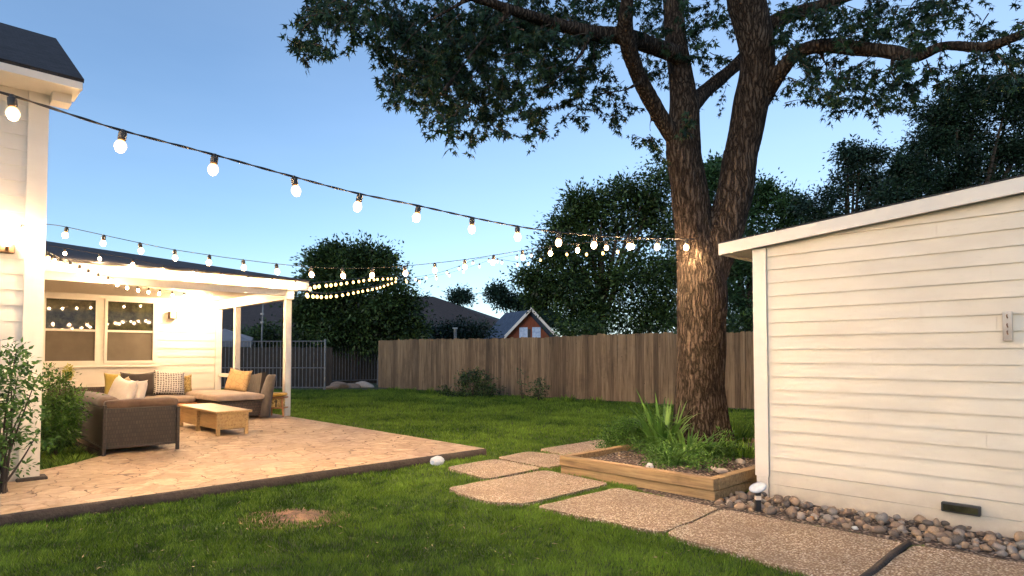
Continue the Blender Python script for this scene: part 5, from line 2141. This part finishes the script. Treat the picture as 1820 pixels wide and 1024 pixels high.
mb.bbox(TP0 - .005, TP0 + .05, TQ0 + .90, TQ0 + .96, Z0, Z0 + .328, .004)
mb.build('centre_post', M['table_wood'], ct)
for (p, q) in ((TP0 - .008, TQ0 - .008), (TP1 - .045, TQ0 - .008), (TP0 - .008, TQ1 - .04), (TP1 - .045, TQ1 - .04)):
    mb = MB()
    mb.bbox(p, p + .05, q, q + .05, Z0, Z0 + .327, .004)
    mb.build('leg', M['table_wood'], ct)

# stool
sc_c = at(484, 740, 12.2)
st_ = thing('side_stool', 'small wooden stool with golden cushion beside the porch post', 'stool', Vector((sc_c.x, sc_c.y, Z0)))
sx0, sy0 = sc_c.x, sc_c.y
for (dx, dy) in ((-.22, -.05), (-.10, .22), (.23, -.05), (.2, .22)):
    mb = MB()
    mb.tube([(sx0 + dx, sy0 + dy, Z0), (sx0 + dx * .86, sy0 + dy * .86, Z0 + .36)], [.014, .024], 8)
    mb.build('leg', M['stool_wood'], st_)
mb = MB()
mb.bbox(sx0 - .23, sx0 + .25, sy0 - .08, sy0 + .25, Z0 + .16, Z0 + .185, .006, yard=False)
mb.build('shelf', M['stool_wood'], st_)
mb = MB()
mb.bbox(sx0 - .24, sx0 + .25, sy0 - .09, sy0 + .25, Z0 + .36, Z0 + .385, .008, yard=False)
mb.build('seat', M['stool_wood'], st_)
mb = MB()
bm = bmesh.new()
bmesh.ops.create_cube(bm, size=1)
bmesh.ops.subdivide_edges(bm, edges=bm.edges[:], cuts=5, use_grid_fill=True)
for v in bm.verts:
    k = 1 - .18 * (abs(v.co.x * 2) ** 4 + abs(v.co.y * 2) ** 4) * (abs(v.co.z) * 2)
    v.co = Vector((sx0 + .005 + v.co.x * .47 * (.6 + .4 * k), sy0 + .08 + v.co.y * .33 * (.6 + .4 * k), Z0 + .425 + v.co.z * .075 * k + .012 * abs(v.co.x)))
bm.verts.index_update()
mb.add([v.co.copy() for v in bm.verts], [[v.index for v in f.verts] for f in bm.faces])
bm.free()
mb.build('seat_cushion', M['fab_yellow'], st_, smooth=True)
bk = thing('storage_basket', 'yellow patterned box on the shelf of the stool', 'basket', Vector((sx0, sy0, Z0 + .186)))
mb = MB()
mb.bbox(sx0 - .16, sx0 + .20, sy0 - .05, sy0 + .2, Z0 + .187, Z0 + .345, .02, yard=False)
mb.build('body', M['fab_print'], bk)
mb = MB()
mb.tube([(sx0 + .09, sy0 - .056, Z0 + .19), (sx0 + .09, sy0 - .058, Z0 + .34)], .012, 6)
mb.build('strap', M['fab_dark'], bk)

# plant pot behind the sofa on a small stand below the window
pp = W(2.20, 14.95, 0)
stand = thing('plant_stand', 'small pale stand below the window behind the sofa', 'plant stand', Vector((pp.x, pp.y, Z0)))
mb = MB()
mb.lathe([(.16, .0), (.17, .02), (.04, .05), (.035, .66), (.16, .68), (.17, .70)], (pp.x, pp.y, Z0), 16)
mb.build('pedestal', M['trim'], stand, smooth=False)
fp = thing('flower_pot', 'yellow green potted plant below the left window', 'potted plant', Vector((pp.x, pp.y, Z0 + .70)))
mb = MB()
mb.lathe([(.05, .002), (.075, .09), (.08, .10), (.07, .10)], (pp.x, pp.y, Z0 + .70), 14)
mb.build('pot', M['fab_olive'], fp, smooth=True)
P_, D_2, T_ = crown_points([(pp.x, pp.y, Z0 + .87, .09), (pp.x, pp.y, Z0 + .95, .06)], 300, 8, .03)
V2, F2, T2 = leaves(P_, D_2, np.full(len(P_), .045), LEAF_OVAL, T_)
np_mesh('foliage', V2, 4, F2, m_leaf('yellow green leaves', (.22, .24, .03), (.5, .48, .1)), fp, T2)

# clear plastic cup by the patio edge
jb = gnd(777, 829)
jar = thing('glass_jar', 'crumpled clear jar lying against the patio kerb', 'jar', jb)
bm = bmesh.new()
bmesh.ops.create_icosphere(bm, subdivisions=2, radius=1)
for v in bm.verts:
    c = v.co.copy()
    k = 1 + .16 * noise.noise(c * 2.2)
    v.co = Vector((jb.x + c.x * .088 * k, jb.y + c.y * .055 * k, max(.008, .062 + c.z * .062 * k)))
bm.verts.index_update()
mb = MB()
mb.add([v.co.copy() for v in bm.verts], [[v.index for v in f.verts] for f in bm.faces])
bm.free()
mb.build('body', M['clear'], jar)
mb = MB()
mb.tube([(jb.x - .055, jb.y - .052, .05), (jb.x - .05, jb.y - .062, .055)], [.022, .024], 12)
mb.build('lid', M['lens'], jar)

# ------------------------------------------------------------------ lamps
sco = thing('wall_sconce', 'small bronze wall lantern between the windows and the porch corner', 'wall lamp', W(4.27, WQ - .02, 2.2))
BR = m_noisy('bronze metal', (.07, .04, .02), (.14, .08, .04), 14, .4, .2, metal=.5)
mb = MB()
mb.bbox(4.19, 4.35, WQ - .035, WQ - .005, 2.13, 2.30, .006)
mb.build('back_plate', BR, sco)
mb = MB()
for z_ in (2.13, 2.28):
    mb.bbox(4.19, 4.35, WQ - .14, WQ - .036, z_, z_ + .018, .003)
for p in (4.19, 4.336):
    mb.bbox(p, p + .014, WQ - .14, WQ - .036, 2.149, 2.279, .003)
mb.build('frame', BR, sco)
mb = MB()
mb.bbox(4.215, 4.325, WQ - .125, WQ - .04, 2.15, 2.278, .006)
mb.build('shade', M['sconce_glow'], sco)

pcl = W(4.62, 15.25, 2.6)
pcl_o = thing('porch_ceiling_lamp', 'bright globe lamp under the porch ceiling near the wall corner', 'ceiling lamp', pcl)
mb = MB()
mb.lathe([(.09, -.03), (.10, -.02), (.10, 0)], pcl, 20)
mb.build('base', M['trim'], pcl_o)
mb = MB()
mb.lathe([(.02, -.20), (.07, -.185), (.105, -.15), (.12, -.11), (.11, -.06), (.085, -.031)], pcl, 20)
mb.build('globe', M['lamp_glow'], pcl_o, smooth=True)

wl = W(.60, 7.46, 2.38)
wlo = thing('wall_lamp', 'bright wall lamp on the house end wall at the left edge', 'wall lamp', wl)
mb = MB()
mb.bbox(.54, .66, 7.50, 7.57, 2.26, 2.36, .008)
mb.tube([W(.60, 7.53, 2.30), W(.60, 7.47, 2.29), W(.60, 7.46, 2.32)], .015, 8)
mb.build('bracket', BR, wlo)
mb = MB()
mb.lathe([(.02, -.05), (.045, -.03), (.05, .0), (.045, .035), (.02, .055)], wl, 16)
mb.build('globe', M['lamp_bulb'], wlo, smooth=True)
for (p, z_, lab) in ((.73, 2.545, 'small hook below the string light on the house end wall'), (.72, 2.40, 'lower hook beside the lamp on the house end wall')):
    mb = MB()
    w_ = W(p, 7.56, z_)
    mb.tube([w_, w_ - Vector((SA * 0 - .0, .03, 0)), w_ - Vector((0, .04, .025))], .006, 6)
    tag(mb.build('hook', M['black_metal'], origin=w_), lab, 'hook')

# ------------------------------------------------------------------ string lights
def bulb_meshes(scale, mat):
    mb1 = MB()
    s = scale
    mb1.lathe([(.017 * s, -.055 * s), (.021 * s, -.05 * s), (.021 * s, -.012 * s), (.014 * s, -.006 * s), (.010 * s, .006 * s)], (0, 0, 0), 12)
    o1 = mb1.build('socket', M['cord'], smooth=False)
    mb2 = MB()
    mb2.lathe([(.006 * s, -.128 * s), (.020 * s, -.121 * s), (.030 * s, -.100 * s), (.031 * s, -.085 * s), (.024 * s, -.066 * s), (.015 * s, -.056 * s)], (0, 0, 0), 10)
    o2 = mb2.build('bulb', mat, smooth=True)
    m1, m2 = o1.data, o2.data
    bpy.data.objects.remove(o1)
    bpy.data.objects.remove(o2)
    return m1, m2
BM = {'big': bulb_meshes(1.12, M['bulb']), 'small': bulb_meshes(.9, M['bulb_small']), 'far': bulb_meshes(1.15, M['bulb_far']), 'mid': bulb_meshes(1.1, M['bulb_far'])}


def string_light(label, knots, spacing, kind, first=.1, cord=.005, until=None, twist=True, starts=None):
    """knots: world points the cord passes through"""
    path, _ = smooth_path(knots, [1] * len(knots), .04)
    t = thing('string_light', label, 'string light', knots[0], 'festoon string lights over the yard')
    mb_ = MB()
    if twist:
        for ph in (0, PI):
            pts = []
            d_acc = 0
            for i_, c_ in enumerate(path):
                if i_:
                    d_acc += (c_ - path[i_ - 1]).length
                a = d_acc * 18 + ph
                pts.append(c_ + Vector((0, math.cos(a), math.sin(a))) * cord * .7)
            mb_.tube(pts, cord * .75, 6)
    else:
        mb_.tube(path, cord, 5)
    mb_.build('cord', M['cord'], t, smooth=True)
    acc, nxt = 0, first
    k = 0
    for i_ in range(1, len(path)):
        L = (path[i_] - path[i_ - 1]).length
        while acc + L >= nxt:
            c_ = path[i_ - 1].lerp(path[i_], (nxt - acc) / L)
            s_ = bpy.data.objects.new('socket', BM[kind][0])
            COL.objects.link(s_)
            s_.parent = t
            s_.location = c_ - Vector(t['_w'])
            s_.rotation_euler = (rnd.uniform(-.16, .16), rnd.uniform(-.16, .16), rnd.uniform(0, 3))
            b_ = bpy.data.objects.new('bulb', BM[kind][1])
            COL.objects.link(b_)
            b_.parent = s_
            nxt += spacing * (rnd.uniform(.97, 1.03) if kind in ('big', 'small') else rnd.uniform(.8, 1.2))
            k += 1
        acc += L
    return t


def line_pt(u, v, a, b):
    """point at picture column u on the vertical plane through plan points a and b"""
    r = ray(u, v)
    # (r.x*s, s) = a + t (b-a)
    d = (b[0] - a[0], b[1] - a[1])
    den = r.x * d[1] - d[0]
    s = (a[0] * d[1] - a[1] * d[0]) / den
    return Vector((r.x * s, s, EYE + r.z * s))


A1, B1 = (-2.2, 3.95), (2.30, 7.62)
k1 = [line_pt(u, v, A1, B1) for u, v in ((-260, 95), (-120, 132), (0, 164), (75, 187), (210, 230), (376, 274), (510, 311), (628, 342), (740, 365), (826, 384), (906, 400), (970, 410), (1036, 417), (1096, 421), (1147, 423), (1192, 424.5), (1240, 425), (1262, 423))]
string_light('nearest string of big bulbs running from the house to the forked tree', k1, .527, 'big', first=.62, cord=.006)

hk = W(.90, 7.54, 2.58)
A2, B2 = (hk.x, hk.y), (2.15, 7.60)
k2 = [hk] + [line_pt(u, v, A2, B2) for u, v in ((110, 402), (166, 414), (226, 427), (293, 441), (349, 450), (403, 458), (457, 465), (510, 471), (560, 475), (620, 477), (690, 475), (760, 469), (830, 461), (900, 450), (975, 438), (1060, 430), (1130, 426), (1200, 424))]
string_light('second string of small bulbs from the corner hook of the house to the trunk', k2, .335, 'small', first=.18, cord=.0035, twist=False)

A3, B3 = W(.95, 11.80).xy, W(5.72, 11.80).xy
k3 = [line_pt(u, v, A3, B3) for u, v in ((80, 434), (97, 438), (164, 449), (222, 458), (273, 469), (323, 476), (365, 481), (410, 486), (461, 491), (530, 499))]
string_light('string of small bulbs fixed along the porch roof edge', k3, .47, 'small', first=.25, cord=.004, twist=False)

k4 = [at(84, 447, 7.2), at(102, 456, 7.9), at(132, 467, 8.6), at(165, 482, 9.4), at(199, 494, 10.2), at(228, 504, 10.9), at(260, 511, 11.6), at(300, 517, 12.4), at(340, 521, 13.2), at(385, 521, 14.0)]
string_light('string of bulbs slung below the porch ceiling in front of the windows', k4, .42, 'small', first=.1, cord=.004, twist=False)

FP = at(708, 494, 24.5)
c0 = W(5.70, 11.86, 2.62)
k5 = [c0] + [at(u, v, Y) for u, v, Y in ((545, 518, 13.2), (562, 520, 14.3), (585, 521, 15.8), (612, 518, 17.4), (640, 513, 19.2), (668, 508, 21.3), (692, 501, 23.2))] + [FP]
string_light('lowest string of bulbs leading from the porch corner to the round tree', k5, .56, 'mid', first=.35, cord=.004, twist=False)
c1 = W(5.70, 11.86, 2.66)
k6 = [c1] + [at(u, v, Y) for u, v, Y in ((555, 503, 13.6), (590, 500, 15.8), (625, 496, 18), (660, 492, 20.5), (690, 491, 23))] + [FP + Vector((0, 0, .08))]
string_light('middle string of bulbs leading from the porch corner to the round tree', k6, .66, 'far', first=.7, cord=.004, twist=False)
k7 = [FP] + [at(u, v, Y) for u, v, Y in ((740, 492, 24), (775, 486, 23.2), (810, 475, 22.5), (850, 460, 21.8), (880, 460, 21.4), (925, 466, 20.8), (948, 461, 20.3), (975, 452, 20))]
string_light('far string of bulbs from the round tree to the dark broadleaf tree', k7, .62, 'far', first=.4, cord=.006, twist=False)
k8 = [FP + Vector((0, 0, -.05))] + [at(u, v, Y) for u, v, Y in ((745, 496, 23.5), (790, 487, 22.5), (830, 476, 21.5), (870, 463, 20.5), (920, 452, 19.5), (975, 446, 18.3), (1040, 446, 16.8), (1100, 440, 15))]
string_light('faint far string of bulbs climbing towards the forked tree', k8, .85, 'far', first=.6, cord=.004, twist=False)

for o in bpy.data.objects:
    if '_w' in o:
        del o['_w']
